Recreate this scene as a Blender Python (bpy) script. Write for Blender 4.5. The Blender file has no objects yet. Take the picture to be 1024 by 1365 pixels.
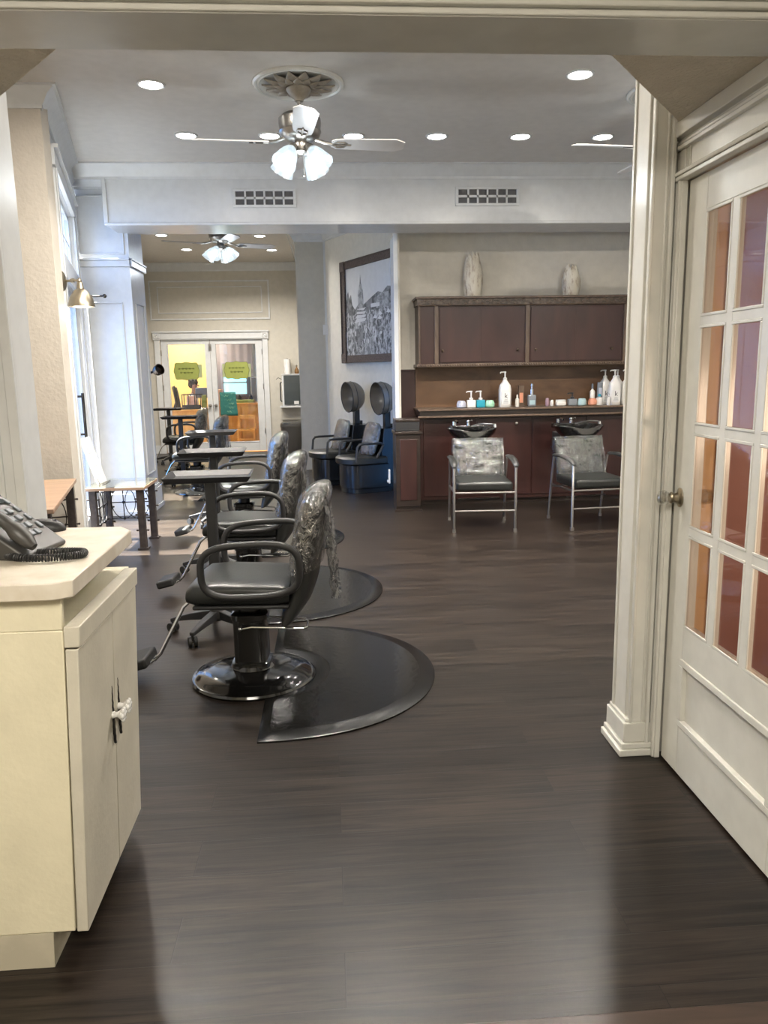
import bpy, bmesh, math, random
from mathutils import Vector, Matrix, noise
random.seed(7)
S = bpy.context.scene
COL = S.collection
PI = math.pi
R = math.radians
S.render.film_transparent = False
S.view_settings.view_transform = 'Standard'
S.view_settings.look = 'None'
S.view_settings.gamma = 1
S.view_settings.use_curve_mapping = False
S.view_settings.exposure = 0.36
try:
    S.cycles.use_denoising = True
    S.cycles.max_bounces = 8
    S.cycles.diffuse_bounces = 4
    S.cycles.transparent_max_bounces = 16
    S.cycles.sample_clamp_indirect = 4
    S.cycles.caustics_reflective = False
    S.cycles.caustics_refractive = False
except Exception:
    pass

# ------------------------------------------------------------------ materials
def new_mat(name):
    m = bpy.data.materials.new(name); m.use_nodes = True
    nt = m.node_tree; b = nt.nodes['Principled BSDF']
    return m, nt, b

def mat(name, col, rough=0.5, metal=0.0, nscale=0, nmix=0.0, bump=0.0, bscale=None, coat=0.0, spec=0.5, stretch=(1,1,1), col2=None, rvar=0.0):
    m, nt, b = new_mat(name)
    c = (*col, 1)
    b.inputs['Base Color'].default_value = c
    b.inputs['Roughness'].default_value = rough
    b.inputs['Metallic'].default_value = metal
    b.inputs['Specular IOR Level'].default_value = spec
    b.inputs['Coat Weight'].default_value = coat
    b.inputs['Coat Roughness'].default_value = 0.06
    tc = nt.nodes.new('ShaderNodeTexCoord'); mp = nt.nodes.new('ShaderNodeMapping')
    mp.inputs['Scale'].default_value = stretch
    nt.links.new(tc.outputs['Object'], mp.inputs['Vector'])
    n = nt.nodes.new('ShaderNodeTexNoise'); n.inputs['Scale'].default_value = nscale or 12; n.inputs['Detail'].default_value = 5
    nt.links.new(mp.outputs['Vector'], n.inputs['Vector'])
    mx = nt.nodes.new('ShaderNodeMix'); mx.data_type = 'RGBA'
    k = nmix if (nmix or col2) else 0.06
    c2 = col2 if col2 else tuple(v * (1 - k) for v in col)
    mx.inputs['A'].default_value = c; mx.inputs['B'].default_value = (*c2, 1)
    cr = nt.nodes.new('ShaderNodeMapRange'); cr.inputs['From Min'].default_value = .35; cr.inputs['From Max'].default_value = .65
    nt.links.new(n.outputs['Fac'], cr.inputs['Value'])
    nt.links.new(cr.outputs['Result'], mx.inputs['Factor'])
    nt.links.new(mx.outputs['Result'], b.inputs['Base Color'])
    if rvar:
        r_ = nt.nodes.new('ShaderNodeMapRange')
        r_.inputs['To Min'].default_value = max(rough - rvar, .02); r_.inputs['To Max'].default_value = rough + rvar
        nt.links.new(n.outputs['Fac'], r_.inputs['Value']); nt.links.new(r_.outputs['Result'], b.inputs['Roughness'])
    if bump:
        n2 = nt.nodes.new('ShaderNodeTexNoise'); n2.inputs['Scale'].default_value = bscale or 60; n2.inputs['Detail'].default_value = 4
        nt.links.new(mp.outputs['Vector'], n2.inputs['Vector'])
        bp = nt.nodes.new('ShaderNodeBump'); bp.inputs['Strength'].default_value = bump; bp.inputs['Distance'].default_value = .01
        nt.links.new(n2.outputs['Fac'], bp.inputs['Height']); nt.links.new(bp.outputs['Normal'], b.inputs['Normal'])
    return m

def emit(name, col, strength):
    m, nt, b = new_mat(name)
    b.inputs['Base Color'].default_value = (*col, 1)
    b.inputs['Emission Color'].default_value = (*col, 1); b.inputs['Emission Strength'].default_value = strength
    return m

def glass(name, tint=(1,1,1), rough=.02, ior=1.45, base=0.0, emis=None):
    m = bpy.data.materials.new(name); m.use_nodes = True; nt = m.node_tree
    nt.nodes.clear()
    o = nt.nodes.new('ShaderNodeOutputMaterial'); t = nt.nodes.new('ShaderNodeBsdfTransparent'); g = nt.nodes.new('ShaderNodeBsdfGlossy')
    t.inputs['Color'].default_value = (*tint, 1); g.inputs['Roughness'].default_value = rough
    f = nt.nodes.new('ShaderNodeLayerWeight'); f.inputs['Blend'].default_value = .5
    pw_ = nt.nodes.new('ShaderNodeMath'); pw_.operation = 'POWER'; pw_.inputs[1].default_value = 4.5
    nt.links.new(f.outputs['Facing'], pw_.inputs[0])
    mth = nt.nodes.new('ShaderNodeMath'); mth.operation = 'MULTIPLY_ADD'; mth.use_clamp = True; mth.inputs[1].default_value = .85; mth.inputs[2].default_value = base + .03
    nt.links.new(pw_.outputs[0], mth.inputs[0])
    mx = nt.nodes.new('ShaderNodeMixShader')
    nt.links.new(mth.outputs[0], mx.inputs['Fac']); nt.links.new(t.outputs[0], mx.inputs[1]); nt.links.new(g.outputs[0], mx.inputs[2])
    out = mx.outputs[0]
    if emis:
        e = nt.nodes.new('ShaderNodeEmission'); e.inputs['Color'].default_value = (*emis[0], 1); e.inputs['Strength'].default_value = emis[1]
        a = nt.nodes.new('ShaderNodeAddShader'); nt.links.new(out, a.inputs[0]); nt.links.new(e.outputs[0], a.inputs[1]); out = a.outputs[0]
    nt.links.new(out, o.inputs['Surface'])
    return m

def plank_mat():
    m, nt, b = new_mat('dark_plank_floor')
    L = nt.links.new; N = nt.nodes.new
    tc = N('ShaderNodeTexCoord')
    br = N('ShaderNodeTexBrick'); br.inputs['Scale'].default_value = 1; br.inputs['Brick Width'].default_value = 1.22; br.inputs['Row Height'].default_value = .178
    br.inputs['Mortar Size'].default_value = .0016; br.inputs['Mortar Smooth'].default_value = .3; br.offset = .37; br.offset_frequency = 2
    br.inputs['Color1'].default_value = (.0, .0, .0, 1); br.inputs['Color2'].default_value = (1, 1, 1, 1); br.inputs['Mortar'].default_value = (.5, .5, .5, 1); br.inputs['Bias'].default_value = 0
    L(tc.outputs['Object'], br.inputs['Vector'])
    mp = N('ShaderNodeMapping'); mp.inputs['Scale'].default_value = (1.6, 26, 1)
    ad = N('ShaderNodeVectorMath'); ad.operation = 'MULTIPLY_ADD'; ad.inputs[1].default_value = (7, 3, 0)
    L(br.outputs['Color'], ad.inputs[0]); L(tc.outputs['Object'], ad.inputs[2])
    L(ad.outputs[0], mp.inputs['Vector'])
    n = N('ShaderNodeTexNoise'); n.inputs['Scale'].default_value = 1.4; n.inputs['Detail'].default_value = 7; n.inputs['Roughness'].default_value = .62; n.inputs['Distortion'].default_value = .6
    L(mp.outputs['Vector'], n.inputs['Vector'])
    cr = N('ShaderNodeValToRGB'); e = cr.color_ramp.elements
    e[0].position = .34; e[0].color = (.0038, .0027, .0021, 1); e[1].position = .70; e[1].color = (.034, .0245, .0185, 1)
    b.inputs['Specular IOR Level'].default_value = .32
    L(n.outputs['Fac'], cr.inputs['Fac'])
    hs = N('ShaderNodeHueSaturation'); mr = N('ShaderNodeMapRange'); mr.inputs['To Min'].default_value = .70; mr.inputs['To Max'].default_value = 1.3
    L(br.outputs['Color'], mr.inputs['Value']); L(mr.outputs['Result'], hs.inputs['Value']); L(cr.outputs['Color'], hs.inputs['Color'])
    mx = N('ShaderNodeMix'); mx.data_type = 'RGBA'; mx.inputs['B'].default_value = (.008, .006, .005, 1)
    L(br.outputs['Fac'], mx.inputs['Factor']); L(hs.outputs['Color'], mx.inputs['A'])
    L(mx.outputs['Result'], b.inputs['Base Color'])
    r_ = N('ShaderNodeMapRange'); r_.inputs['To Min'].default_value = .28; r_.inputs['To Max'].default_value = .42
    L(n.outputs['Fac'], r_.inputs['Value']); L(r_.outputs['Result'], b.inputs['Roughness'])
    bp = N('ShaderNodeBump'); bp.inputs['Strength'].default_value = .25; bp.inputs['Distance'].default_value = .004
    sb = N('ShaderNodeMath'); sb.operation = 'SUBTRACT'; L(n.outputs['Fac'], sb.inputs[0]); L(br.outputs['Fac'], sb.inputs[1])
    L(sb.outputs[0], bp.inputs['Height']); L(bp.outputs['Normal'], b.inputs['Normal'])
    return m

def wood_mat(name, c1, c2, rough=.4, stretch=(1, 1, 8), scale=3):
    m, nt, b = new_mat(name); L = nt.links.new; N = nt.nodes.new
    tc = N('ShaderNodeTexCoord'); mp = N('ShaderNodeMapping'); mp.inputs['Scale'].default_value = stretch
    L(tc.outputs['Object'], mp.inputs['Vector'])
    n = N('ShaderNodeTexNoise'); n.inputs['Scale'].default_value = scale; n.inputs['Detail'].default_value = 6; n.inputs['Distortion'].default_value = 1.2
    L(mp.outputs['Vector'], n.inputs['Vector'])
    cr = N('ShaderNodeValToRGB'); e = cr.color_ramp.elements
    e[0].position = .3; e[0].color = (*c1, 1); e[1].position = .7; e[1].color = (*c2, 1)
    L(n.outputs['Fac'], cr.inputs['Fac']); L(cr.outputs['Color'], b.inputs['Base Color'])
    b.inputs['Roughness'].default_value = rough
    return m

def plastic_cover_mat(name='crinkled_clear_plastic', tr=.50, bs=22):
    m = bpy.data.materials.new(name); m.use_nodes = True; nt = m.node_tree; nt.nodes.clear()
    L = nt.links.new; N = nt.nodes.new
    o = N('ShaderNodeOutputMaterial'); t = N('ShaderNodeBsdfTransparent'); p = N('ShaderNodeBsdfPrincipled')
    t.inputs['Color'].default_value = (.8, .8, .8, 1)
    p.inputs['Base Color'].default_value = (.46, .46, .45, 1); p.inputs['Roughness'].default_value = .10; p.inputs['Metallic'].default_value = .95; p.inputs['Coat Weight'].default_value = 1
    tc = N('ShaderNodeTexCoord')
    n = N('ShaderNodeTexNoise'); n.inputs['Scale'].default_value = bs; n.inputs['Detail'].default_value = 4; n.inputs['Distortion'].default_value = 1.6
    mp = N('ShaderNodeMapping'); mp.inputs['Scale'].default_value = (1, 1, .45); L(tc.outputs['Object'], mp.inputs['Vector']); L(mp.outputs['Vector'], n.inputs['Vector'])
    bp = N('ShaderNodeBump'); bp.inputs['Strength'].default_value = 1; bp.inputs['Distance'].default_value = .035
    L(n.outputs['Fac'], bp.inputs['Height']); L(bp.outputs['Normal'], p.inputs['Normal']); L(bp.outputs['Normal'], p.inputs['Coat Normal'])
    mx = N('ShaderNodeMixShader'); mx.inputs['Fac'].default_value = 1 - tr
    L(t.outputs[0], mx.inputs[1]); L(p.outputs[0], mx.inputs[2]); L(mx.outputs[0], o.inputs['Surface'])
    return m

def bead_mat(name, c1, c2, scale):   # carved relief: voronoi bump on a metallic brown
    m, nt, b = new_mat(name); L = nt.links.new; N = nt.nodes.new
    tc = N('ShaderNodeTexCoord'); v = N('ShaderNodeTexVoronoi'); v.inputs['Scale'].default_value = scale
    L(tc.outputs['Object'], v.inputs['Vector'])
    cr = N('ShaderNodeValToRGB'); e = cr.color_ramp.elements; e[0].color = (*c2, 1); e[1].color = (*c1, 1); e[1].position = .6
    L(v.outputs['Distance'], cr.inputs['Fac']); L(cr.outputs['Color'], b.inputs['Base Color'])
    bp = N('ShaderNodeBump'); bp.inputs['Strength'].default_value = .8; bp.invert = True; L(v.outputs['Distance'], bp.inputs['Height']); L(bp.outputs['Normal'], b.inputs['Normal'])
    b.inputs['Roughness'].default_value = .4
    return m

def marks_mat(name, c1, c2, scale, thr=.5, stretch=(1,1,1), rough=.8):
    m, nt, b = new_mat(name); L = nt.links.new; N = nt.nodes.new
    tc = N('ShaderNodeTexCoord'); mp = N('ShaderNodeMapping'); mp.inputs['Scale'].default_value = stretch; L(tc.outputs['Object'], mp.inputs['Vector'])
    n = N('ShaderNodeTexNoise'); n.inputs['Scale'].default_value = scale; n.inputs['Detail'].default_value = 6; n.inputs['Roughness'].default_value = .7; L(mp.outputs['Vector'], n.inputs['Vector'])
    cr = N('ShaderNodeValToRGB'); e = cr.color_ramp.elements; e[0].position = thr - .07; e[1].position = thr + .07; e[0].color = (*c1, 1); e[1].color = (*c2, 1)
    L(n.outputs['Fac'], cr.inputs['Fac']); L(cr.outputs['Color'], b.inputs['Base Color']); b.inputs['Roughness'].default_value = rough
    return m

M = {}
M['floor'] = plank_mat()
M['ceil'] = mat('smooth_ceiling_paint', (.60, .575, .54), .55, bump=.05, bscale=90)
M['stucco'] = mat('textured_soffit_plaster', (.70, .64, .54), .8, bump=1.0, bscale=75)
M['beige'] = mat('beige_textured_wall', (.52, .475, .41), .7, bump=.35, bscale=38)
M['wallgrey'] = mat('greige_wall_paint', (.56, .53, .46), .7, bump=.2, bscale=40)
M['cream'] = mat('cream_wall_paint', (.68, .645, .57), .7, bump=.25, bscale=30)
M['white'] = mat('glossy_white_trim_paint', (.70, .70, .66), .22, bump=.05, bscale=25)
M['whitecool'] = mat('satin_white_panel_paint', (.68, .69, .69), .25, bump=.02, bscale=20)
M['doorwhite'] = mat('glossy_door_enamel', (.76, .75, .69), .22, bump=.02, bscale=18)
M['desk'] = mat('cream_painted_laminate', (.74, .68, .50), .5, nscale=6, nmix=.09, bump=.1, bscale=60)
M['deskdoor'] = mat('worn_cream_cabinet_doors', (.60, .56, .46), .5, nscale=5, nmix=.16, bump=.1, bscale=60)
M['stone'] = mat('travertine_laminate_top', (.60, .53, .42), .38, nscale=14, col2=(.70, .64, .54), bump=.03)
M['desktoe'] = mat('scuffed_toe_board', (.55, .50, .38), .6, nscale=8, nmix=.2)
M['dark'] = mat('black_shadow_gap', (.02, .018, .015), .8)
M['iron'] = mat('wrought_iron', (.03, .027, .025), .45, metal=.6, bump=.2)
M['ironbrown'] = mat('rusty_iron_leg', (.06, .047, .042), .5, metal=.4, bump=.3, nscale=20, nmix=.4)
M['porcelain'] = mat('white_porcelain', (.86, .85, .82), .12, coat=.5)
M['black'] = mat('black_vinyl', (.022, .023, .022), .38, bump=.12, bscale=120)
M['seatv'] = mat('grey_black_vinyl_seat', (.013, .0145, .0135), .38, bump=.1, bscale=90)
M['blackgloss'] = mat('gloss_black_enamel', (.006, .006, .006), .12, coat=.7)
M['blackplastic'] = mat('matt_black_plastic', (.020, .020, .021), .45, bump=.05)
M['rubber'] = mat('black_rubber', (.016, .016, .016), .6, bump=.25, bscale=140)
M['matrub'] = mat('anti_fatigue_mat_vinyl', (.006, .0055, .005), .17, bump=.10, bscale=35, nscale=7, nmix=.15)
M['chrome'] = mat('polished_chrome', (.75, .76, .76), .12, metal=1)
M['steel'] = mat('brushed_chair_steel', (.50, .48, .46), .28, metal=1)
M['nickel'] = mat('antique_nickel', (.40, .38, .35), .3, metal=1, nscale=10, nmix=.2)
M['fanwood'] = mat('silver_grey_blade', (.60, .58, .57), .35)
M['brass'] = mat('aged_brass', (.36, .31, .23), .34, metal=1)
M['bronze'] = mat('dark_bronze_knob', (.08, .06, .045), .35, metal=.9)
M['medal'] = mat('painted_medallion', (.36, .32, .26), .45, nscale=18, nmix=.3)
M['burg'] = wood_mat('burgundy_stained_wood', (.024, .0075, .0062), (.044, .0145, .0115), .38, (2, 2, .6), 2.2)
M['burg2'] = wood_mat('reddish_wall_panel', (.028, .010, .0085), (.040, .015, .0125), .45, (2, 2, .6), 2.2)
M['espresso'] = wood_mat('espresso_stained_wood', (.014, .009, .007), (.030, .018, .013), .35)
M['browntrim'] = wood_mat('bronzed_wood_trim', (.075, .048, .032), (.14, .095, .065), .35, (4, 4, 1), 4)
M['carved'] = bead_mat('carved_frieze', (.05, .035, .025), (.17, .125, .085), 26)
M['backsplash'] = wood_mat('amber_brown_backboard', (.085, .042, .020), (.17, .092, .045), .4, (.6, 1, 1.4), 3)
M['tablewood'] = wood_mat('oak_table_top', (.28, .18, .12), (.38, .26, .175), .4, (1, 5, 1), 3)
M['orangewood'] = wood_mat('honey_oak', (.60, .30, .07), (.80, .45, .13), .35, (2, 2, .6), 3)
M['orangefloor'] = wood_mat('orange_oak_floor', (.52, .20, .04), (.70, .32, .08), .25, (1, 6, 1), 2)
M['clear'] = glass('clear_glass', (.98, 1, .99), base=.02)
M['doorglass'] = glass('dark_tinted_door_glass', (.80, .76, .74), base=.05)
M['tableglass'] = glass('table_glass', (.88, .95, .94), base=.16)
M['cover'] = plastic_cover_mat()
M['cover3'] = plastic_cover_mat('clear_creased_plastic', .70, 13)
M['cover2'] = plastic_cover_mat('smooth_clear_plastic', .55, 14)
M['matedge'] = mat('mat_edge_vinyl', (.005, .005, .005), .22)
M['threshold'] = wood_mat('brown_threshold_strip', (.030, .018, .012), (.055, .034, .024), .4, (1, 8, 1), 3)
M['hood'] = mat('smoked_hood_plastic', (.19, .17, .14), .22, coat=.3)
M['basin'] = mat('wet_black_basin', (.008, .008, .008), .06, coat=1, bump=.5, bscale=30)
M['dryer'] = mat('blue_black_lacquer', (.010, .012, .015), .22, coat=.35)
M['bin'] = mat('charcoal_bin_plastic', (.055, .052, .048), .4)
M['paper'] = mat('white_paper', (.80, .79, .77), .8)
M['label'] = mat('white_label', (.72, .71, .69), .5)
M['bwhite'] = mat('white_bottle_plastic', (.72, .70, .66), .3)
M['bink'] = mat('dark_print', (.05, .05, .06), .5)
M['lav'] = mat('lavender_jar', (.42, .44, .52), .3)
M['teal'] = mat('teal_bottle', (.02, .30, .40), .3)
M['mint'] = mat('mint_jar', (.30, .55, .38), .3)
M['paleaqua'] = mat('pale_aqua_jar', (.35, .48, .50), .3)
M['peach'] = mat('copper_jar', (.62, .27, .17), .3)
M['greyb'] = mat('grey_bottle', (.20, .22, .24), .2)
M['amber'] = mat('amber_glass', (.22, .12, .05), .15)
M['mauve'] = mat('mauve_tube', (.30, .20, .24), .4)
M['vase'] = marks_mat('streaked_shell_vase', (.40, .30, .20), (.78, .72, .60), 9, .42, (4, 4, .8), .5)
M['led'] = emit('lamp_lens', (1, .98, .93), 14)
M['shade'] = glass('frosted_bell_glass', (.72, .76, .78), rough=.3, base=.12, emis=((.80, .92, 1), .30))
M['bulb'] = emit('bulb_glow', (.93, .97, 1), 9)
M['ventdark'] = mat('vent_dark_duct', (.10, .10, .105), .7)
M['sign'] = mat('green_sign_card', (.30, .34, .08), .6)
M['signtape'] = mat('faded_green_tape', (.36, .40, .22), .5)
M['signink'] = mat('olive_sign_ink', (.14, .16, .03), .6)
M['tealbag'] = marks_mat('teal_printed_cloth', (.02, .14, .12), (.12, .30, .26), 9, .62, (1, 1, 1.5), .7)
M['yellow'] = mat('yellow_office_paint', (.84, .60, .22), .8)
M['lilac'] = mat('lilac_grey_curtain', (.22, .20, .23), .9)
M['peachpaper'] = mat('peach_papers', (.80, .48, .32), .7)
M['olive'] = mat('green_folder', (.25, .32, .08), .6)
M['terracotta'] = mat('terracotta_wall', (.36, .17, .14), .7, bump=.1)
M['ochre'] = mat('ochre_wall', (.72, .47, .24), .7, bump=.1)
M['skin'] = mat('skin', (.36, .19, .12), .5)
M['hair'] = mat('dark_hair', (.02, .016, .014), .6, bump=.4, bscale=90)
M['shirt'] = mat('white_cotton_shirt', (.75, .72, .72), .8)
M['trouser'] = mat('dark_trousers', (.05, .05, .06), .8)
M['sky'] = mat('photo_pale_sky', (.70, .70, .70), .5)
M['ph_dark'] = marks_mat('photo_trees', (.10, .10, .10), (.26, .26, .26), 14, .5)
M['ph_crowd'] = marks_mat('photo_street_crowd', (.09, .09, .09), (.52, .52, .52), 24, .5, (1, 1, .6))
M['ph_mid'] = marks_mat('photo_buildings', (.20, .20, .20), (.45, .45, .45), 12, .5)
M['ph_light'] = mat('photo_tents', (.66, .66, .66), .5)
M['pic_frame'] = marks_mat('carved_brown_frame', (.075, .053, .045), (.13, .10, .085), 60, .5)
M['winblue'] = emit('daylit_window_blind', (.25, .75, .85), 1.5)
M['outgreen'] = marks_mat('garden_foliage', (.05, .16, .06), (.35, .55, .40), 5, .5)
M['pavement'] = mat('grey_pavement', (.16, .17, .18), .9)
M['crystal'] = glass('crystal_knob', (.92, .92, .9), base=.25, rough=.03)
M['screen'] = mat('dark_grey_monitor', (.16, .18, .20), .4)
M['smoke'] = mat('smoked_appliance_door', (.045, .055, .058), .12, coat=.4)

# ------------------------------------------------------------------ geometry
class G:
    def __init__(s): s.bm = bmesh.new(); s.mi = 0; s.X = Matrix()
    def _v(s, p): return s.bm.verts.new(s.X @ Vector(p))
    def _f(s, vs, smooth=True):
        try:
            f = s.bm.faces.new(vs); f.material_index = s.mi; f.smooth = smooth; return f
        except ValueError: return None
    def box(s, a, b):
        x0, y0, z0 = a; x1, y1, z1 = b
        if x0 > x1: x0, x1 = x1, x0
        if y0 > y1: y0, y1 = y1, y0
        if z0 > z1: z0, z1 = z1, z0
        v = [s._v(p) for p in ((x0,y0,z0),(x1,y0,z0),(x1,y1,z0),(x0,y1,z0),(x0,y0,z1),(x1,y0,z1),(x1,y1,z1),(x0,y1,z1))]
        for q in ((0,3,2,1),(4,5,6,7),(0,1,5,4),(1,2,6,5),(2,3,7,6),(3,0,4,7)): s._f([v[i] for i in q])
        return s
    def rings(s, rings, closed_u=True, cap=True):
        vs = [[s._v(p) for p in r] for r in rings]
        n = len(rings[0])
        for a, b in zip(vs, vs[1:]):
            for i in range(n if closed_u else n - 1):
                s._f([a[i], a[(i+1) % n], b[(i+1) % n], b[i]])
        if cap:
            s._f(vs[0][::-1]); s._f(vs[-1])
        return s
    def cyl(s, p0, p1, r0, r1=None, n=16):
        return s.tube([p0, p1], r0, n, r1=r1)
    def tube(s, pts, r, n=8, closed=False, r1=None, flat=1.0):
        P = [Vector(p) for p in pts]; m = len(P); rr = []
        up = Vector((0, 0, 1)); prev = None
        for i, p in enumerate(P):
            if closed: t = P[(i+1) % m] - P[i-1]
            else: t = (P[min(i+1, m-1)] - P[max(i-1, 0)])
            t.normalize()
            if prev is None:
                a = up if abs(t.z) < .9 else Vector((1, 0, 0))
                u = t.cross(a).normalized()
            else:
                u = (prev - t * prev.dot(t)).normalized()
            prev = u; w = t.cross(u)
            ra = r if r1 is None else r + (r1 - r) * i / (m - 1)
            rr.append([p + u * math.cos(2*PI*k/n) * ra + w * math.sin(2*PI*k/n) * ra * flat for k in range(n)])
        if closed:
            vs = [[s._v(p) for p in r_] for r_ in rr]
            for i in range(m):
                a, b = vs[i], vs[(i+1) % m]
                for k in range(n): s._f([a[k], a[(k+1) % n], b[(k+1) % n], b[k]])
        else: s.rings(rr)
        return s
    def lathe(s, prof, c=(0,0,0), n=24, axis=None, sx=1, sy=1, arc=None):
        c = Vector(c); A = axis if axis is not None else Matrix()
        rr = []
        for r, z in prof:
            r = max(r, .0004)
            rr.append([c + A @ Vector((math.cos(2*PI*k/n) * r * sx, math.sin(2*PI*k/n) * r * sy, z)) for k in range(n)])
        return s.rings(rr)
    def prism(s, poly, d0, d1, plane='xy'):
        def mk(u, v, d):
            return (u, v, d) if plane == 'xy' else ((u, d, v) if plane == 'xz' else (d, u, v))
        a = [s._v(mk(u, v, d0)) for u, v in poly]; b = [s._v(mk(u, v, d1)) for u, v in poly]
        n = len(poly)
        s._f(a[::-1]); s._f(b)
        for i in range(n): s._f([a[i], a[(i+1) % n], b[(i+1) % n], b[i]])
        return s
    def ball(s, c, r, n=16, m=10):
        rx, ry, rz = r if hasattr(r, '__len__') else (r, r, r)
        rr = []
        for j in range(m + 1):
            t = PI * j / m; q = max(math.sin(t), .002)
            rr.append([(c[0] + math.cos(2*PI*k/n) * q * rx, c[1] + math.sin(2*PI*k/n) * q * ry, c[2] - math.cos(t) * rz) for k in range(n)])
        return s.rings(rr)
    def sheet(s, fn, nu, nv):
        vs = [[s._v(fn(i/nu, j/nv)) for j in range(nv+1)] for i in range(nu+1)]
        for i in range(nu):
            for j in range(nv): s._f([vs[i][j], vs[i+1][j], vs[i+1][j+1], vs[i][j+1]])
        return s
    def build(s, name, mats, parent=None, bevel=0, seg=2, label=None, cat=None, group=None, kind=None, sub=0, solid=0, ang=38):
        bmesh.ops.recalc_face_normals(s.bm, faces=s.bm.faces)
        me = bpy.data.meshes.new(name); s.bm.to_mesh(me); s.bm.free()
        if not isinstance(mats, (list, tuple)): mats = [mats]
        for m in mats: me.materials.append(M[m] if isinstance(m, str) else m)
        me.set_sharp_from_angle(angle=R(ang))
        o = bpy.data.objects.new(name, me); COL.objects.link(o)
        if parent: o.parent = parent
        if solid:
            d = o.modifiers.new('solid', 'SOLIDIFY'); d.thickness = solid; d.offset = 0
        if bevel:
            d = o.modifiers.new('bevel', 'BEVEL'); d.width = bevel; d.segments = seg; d.limit_method = 'ANGLE'; d.angle_limit = R(40)
        if sub:
            d = o.modifiers.new('sub', 'SUBSURF'); d.levels = sub; d.render_levels = sub
        tag(o, label, cat, group, kind)
        return o

def tag(o, label=None, cat=None, group=None, kind=None):
    if label: o['label'] = label
    if cat: o['category'] = cat
    if group: o['group'] = group
    if kind: o['kind'] = kind
    return o

def thing(name, label, cat, loc=(0,0,0), rz=0, group=None, kind=None):
    o = bpy.data.objects.new(name, None); COL.objects.link(o); o.empty_display_size = .05
    o.location = loc; o.rotation_euler = (0, 0, rz)
    return tag(o, label, cat, group, kind)

def dup(o, loc=None, rz=None, label=None, parent=None):
    c = o.copy(); COL.objects.link(c); c.parent = parent
    if loc is not None: c.location = loc
    if rz is not None: c.rotation_euler = (0, 0, rz)
    if label: c['label'] = label
    for ch in list(o.children): dup(ch, parent=c)
    return c

def struct(name, g, m, parent=None, bevel=0, **k):
    return g.build(name, m, parent, bevel=bevel, kind=None if parent else 'structure', **k)

def Rz(a): return Matrix.Rotation(a, 4, 'Z')
def Rx(a): return Matrix.Rotation(a, 4, 'X')
def Ry(a): return Matrix.Rotation(a, 4, 'Y')
def T(*p): return Matrix.Translation(p)
def to_axis(d):
    return Vector((0, 0, 1)).rotation_difference(Vector(d).normalized()).to_matrix()

# ------------------------------------------------------------------ room constants
ZC, ZF = 3.48, 3.52      # salon and far ceilings
ZS = 2.31                # low soffit
WX = 1.245               # wall with the paned door

# floor
struct('floor', G().box((-4.2, -2.6, -.1), (4.4, 15.16, 0)), 'floor')
struct('floor_office', G().box((-5, 15.16, -.1), (0.6, 19.2, 0)), 'orangefloor')
# ceilings
struct('ceiling', G().prism([(-3.3, 2.2), (4.3, 2.2), (4.3, 8.2), (-2.62, 8.2), (-2.10, 6.1), (-3.3, 6.1)], ZC, ZC + .1), 'ceil')
struct('ceiling_far', G().prism([(-2.62, 8.2), (4.3, 8.2), (4.3, 15.3), (-3.9, 15.3), (-2.62, 9)], ZF, ZF + .1), 'ceil')
struct('ceiling_front', G().box((-2.3, -2.6, 2.75), (WX + .1, 2.0, 2.85)), 'ceil')
struct('ceiling_office', G().box((-5, 15.3, 2.7), (.6, 19.2, 2.8)), 'ceil')
struct('ceiling_side', G().box((WX + .02, -.7, 2.6), (4.3, 2.74, 2.7)), 'ceil')
# textured corner soffits
DR0, DR1 = (.772, 2.165), (WX, 2.755)
DL0, DL1 = (-.656, 2.165), (-1.12, 2.74)
struct('ceiling_soffit', G().prism([DR0, (WX, 2.165), (WX, 2.74), DR1], ZS, ZS + .08), 'stucco')
struct('ceiling_soffit_left', G().prism([DL0, DL1, (-2.2, 2.74), (-2.2, 2.165)], ZS, ZS + .08), 'stucco')
def wall_seg(name, p, q, z0, z1, th, m, side=1):
    p = Vector((*p, 0)); q = Vector((*q, 0)); d = (q - p).normalized(); n = Vector((-d.y, d.x, 0)) * th * side
    return struct(name, G().prism([(p.x, p.y), (q.x, q.y), (q.x + n.x, q.y + n.y), (p.x + n.x, p.y + n.y)], z0, z1), m)
wall_seg('wall_soffit_right', DR0, DR1, ZS + .08, ZC, .05, 'cream', -1)
wall_seg('wall_soffit_left', DL0, DL1, ZS + .08, ZC, .05, 'cream', 1)
# header at the front opening
g = G().box((-2.2, 1.955, ZS), (WX, 2.165, 2.75))
struct('wall_header', g, 'white')
g = G()
for z, d in ((ZS, .010), (ZS + .018, .020), (ZS + .040, .010), (ZS + .056, .022)):
    g.box((-2.2, 1.955 - d, z + .002), (WX, 1.955, z + .016))
struct('trim_1', g, 'doorwhite', bevel=.003)
struct('wall_header_rear', G().box((-.68, 2.166, ZS + .03), (.79, 2.20, ZC)), 'cream')
# front room shell
struct('wall_front', G().box((-2.3, -2.7, 0), (WX + .1, -2.6, 2.85)), 'beige')
struct('wall_front_left', G().box((-2.3, -2.6, 0), (-2.2, 2.74, 2.85)), 'beige')
# right wall with door opening y 1.83..2.69 z 0..2.12
g = G().box((WX, -2.6, 0), (WX + .1, 1.80, 2.75)).box((WX, 1.80, 2.128), (WX + .1, 2.74, 2.75))
struct('wall_right_front', g, 'doorwhite')
# cross walls beside the opening
struct('wall_cross_right', G().box((1.245, 2.74, 0), (4.3, 2.92, ZC)).box((1.145, 2.755, 0), (1.245, 2.905, ZC)), 'doorwhite')
struct('wall_cross_left', G().box((-3.3, 2.74, 0), (-1.075, 2.92, ZC)), 'whitecool')
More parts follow.
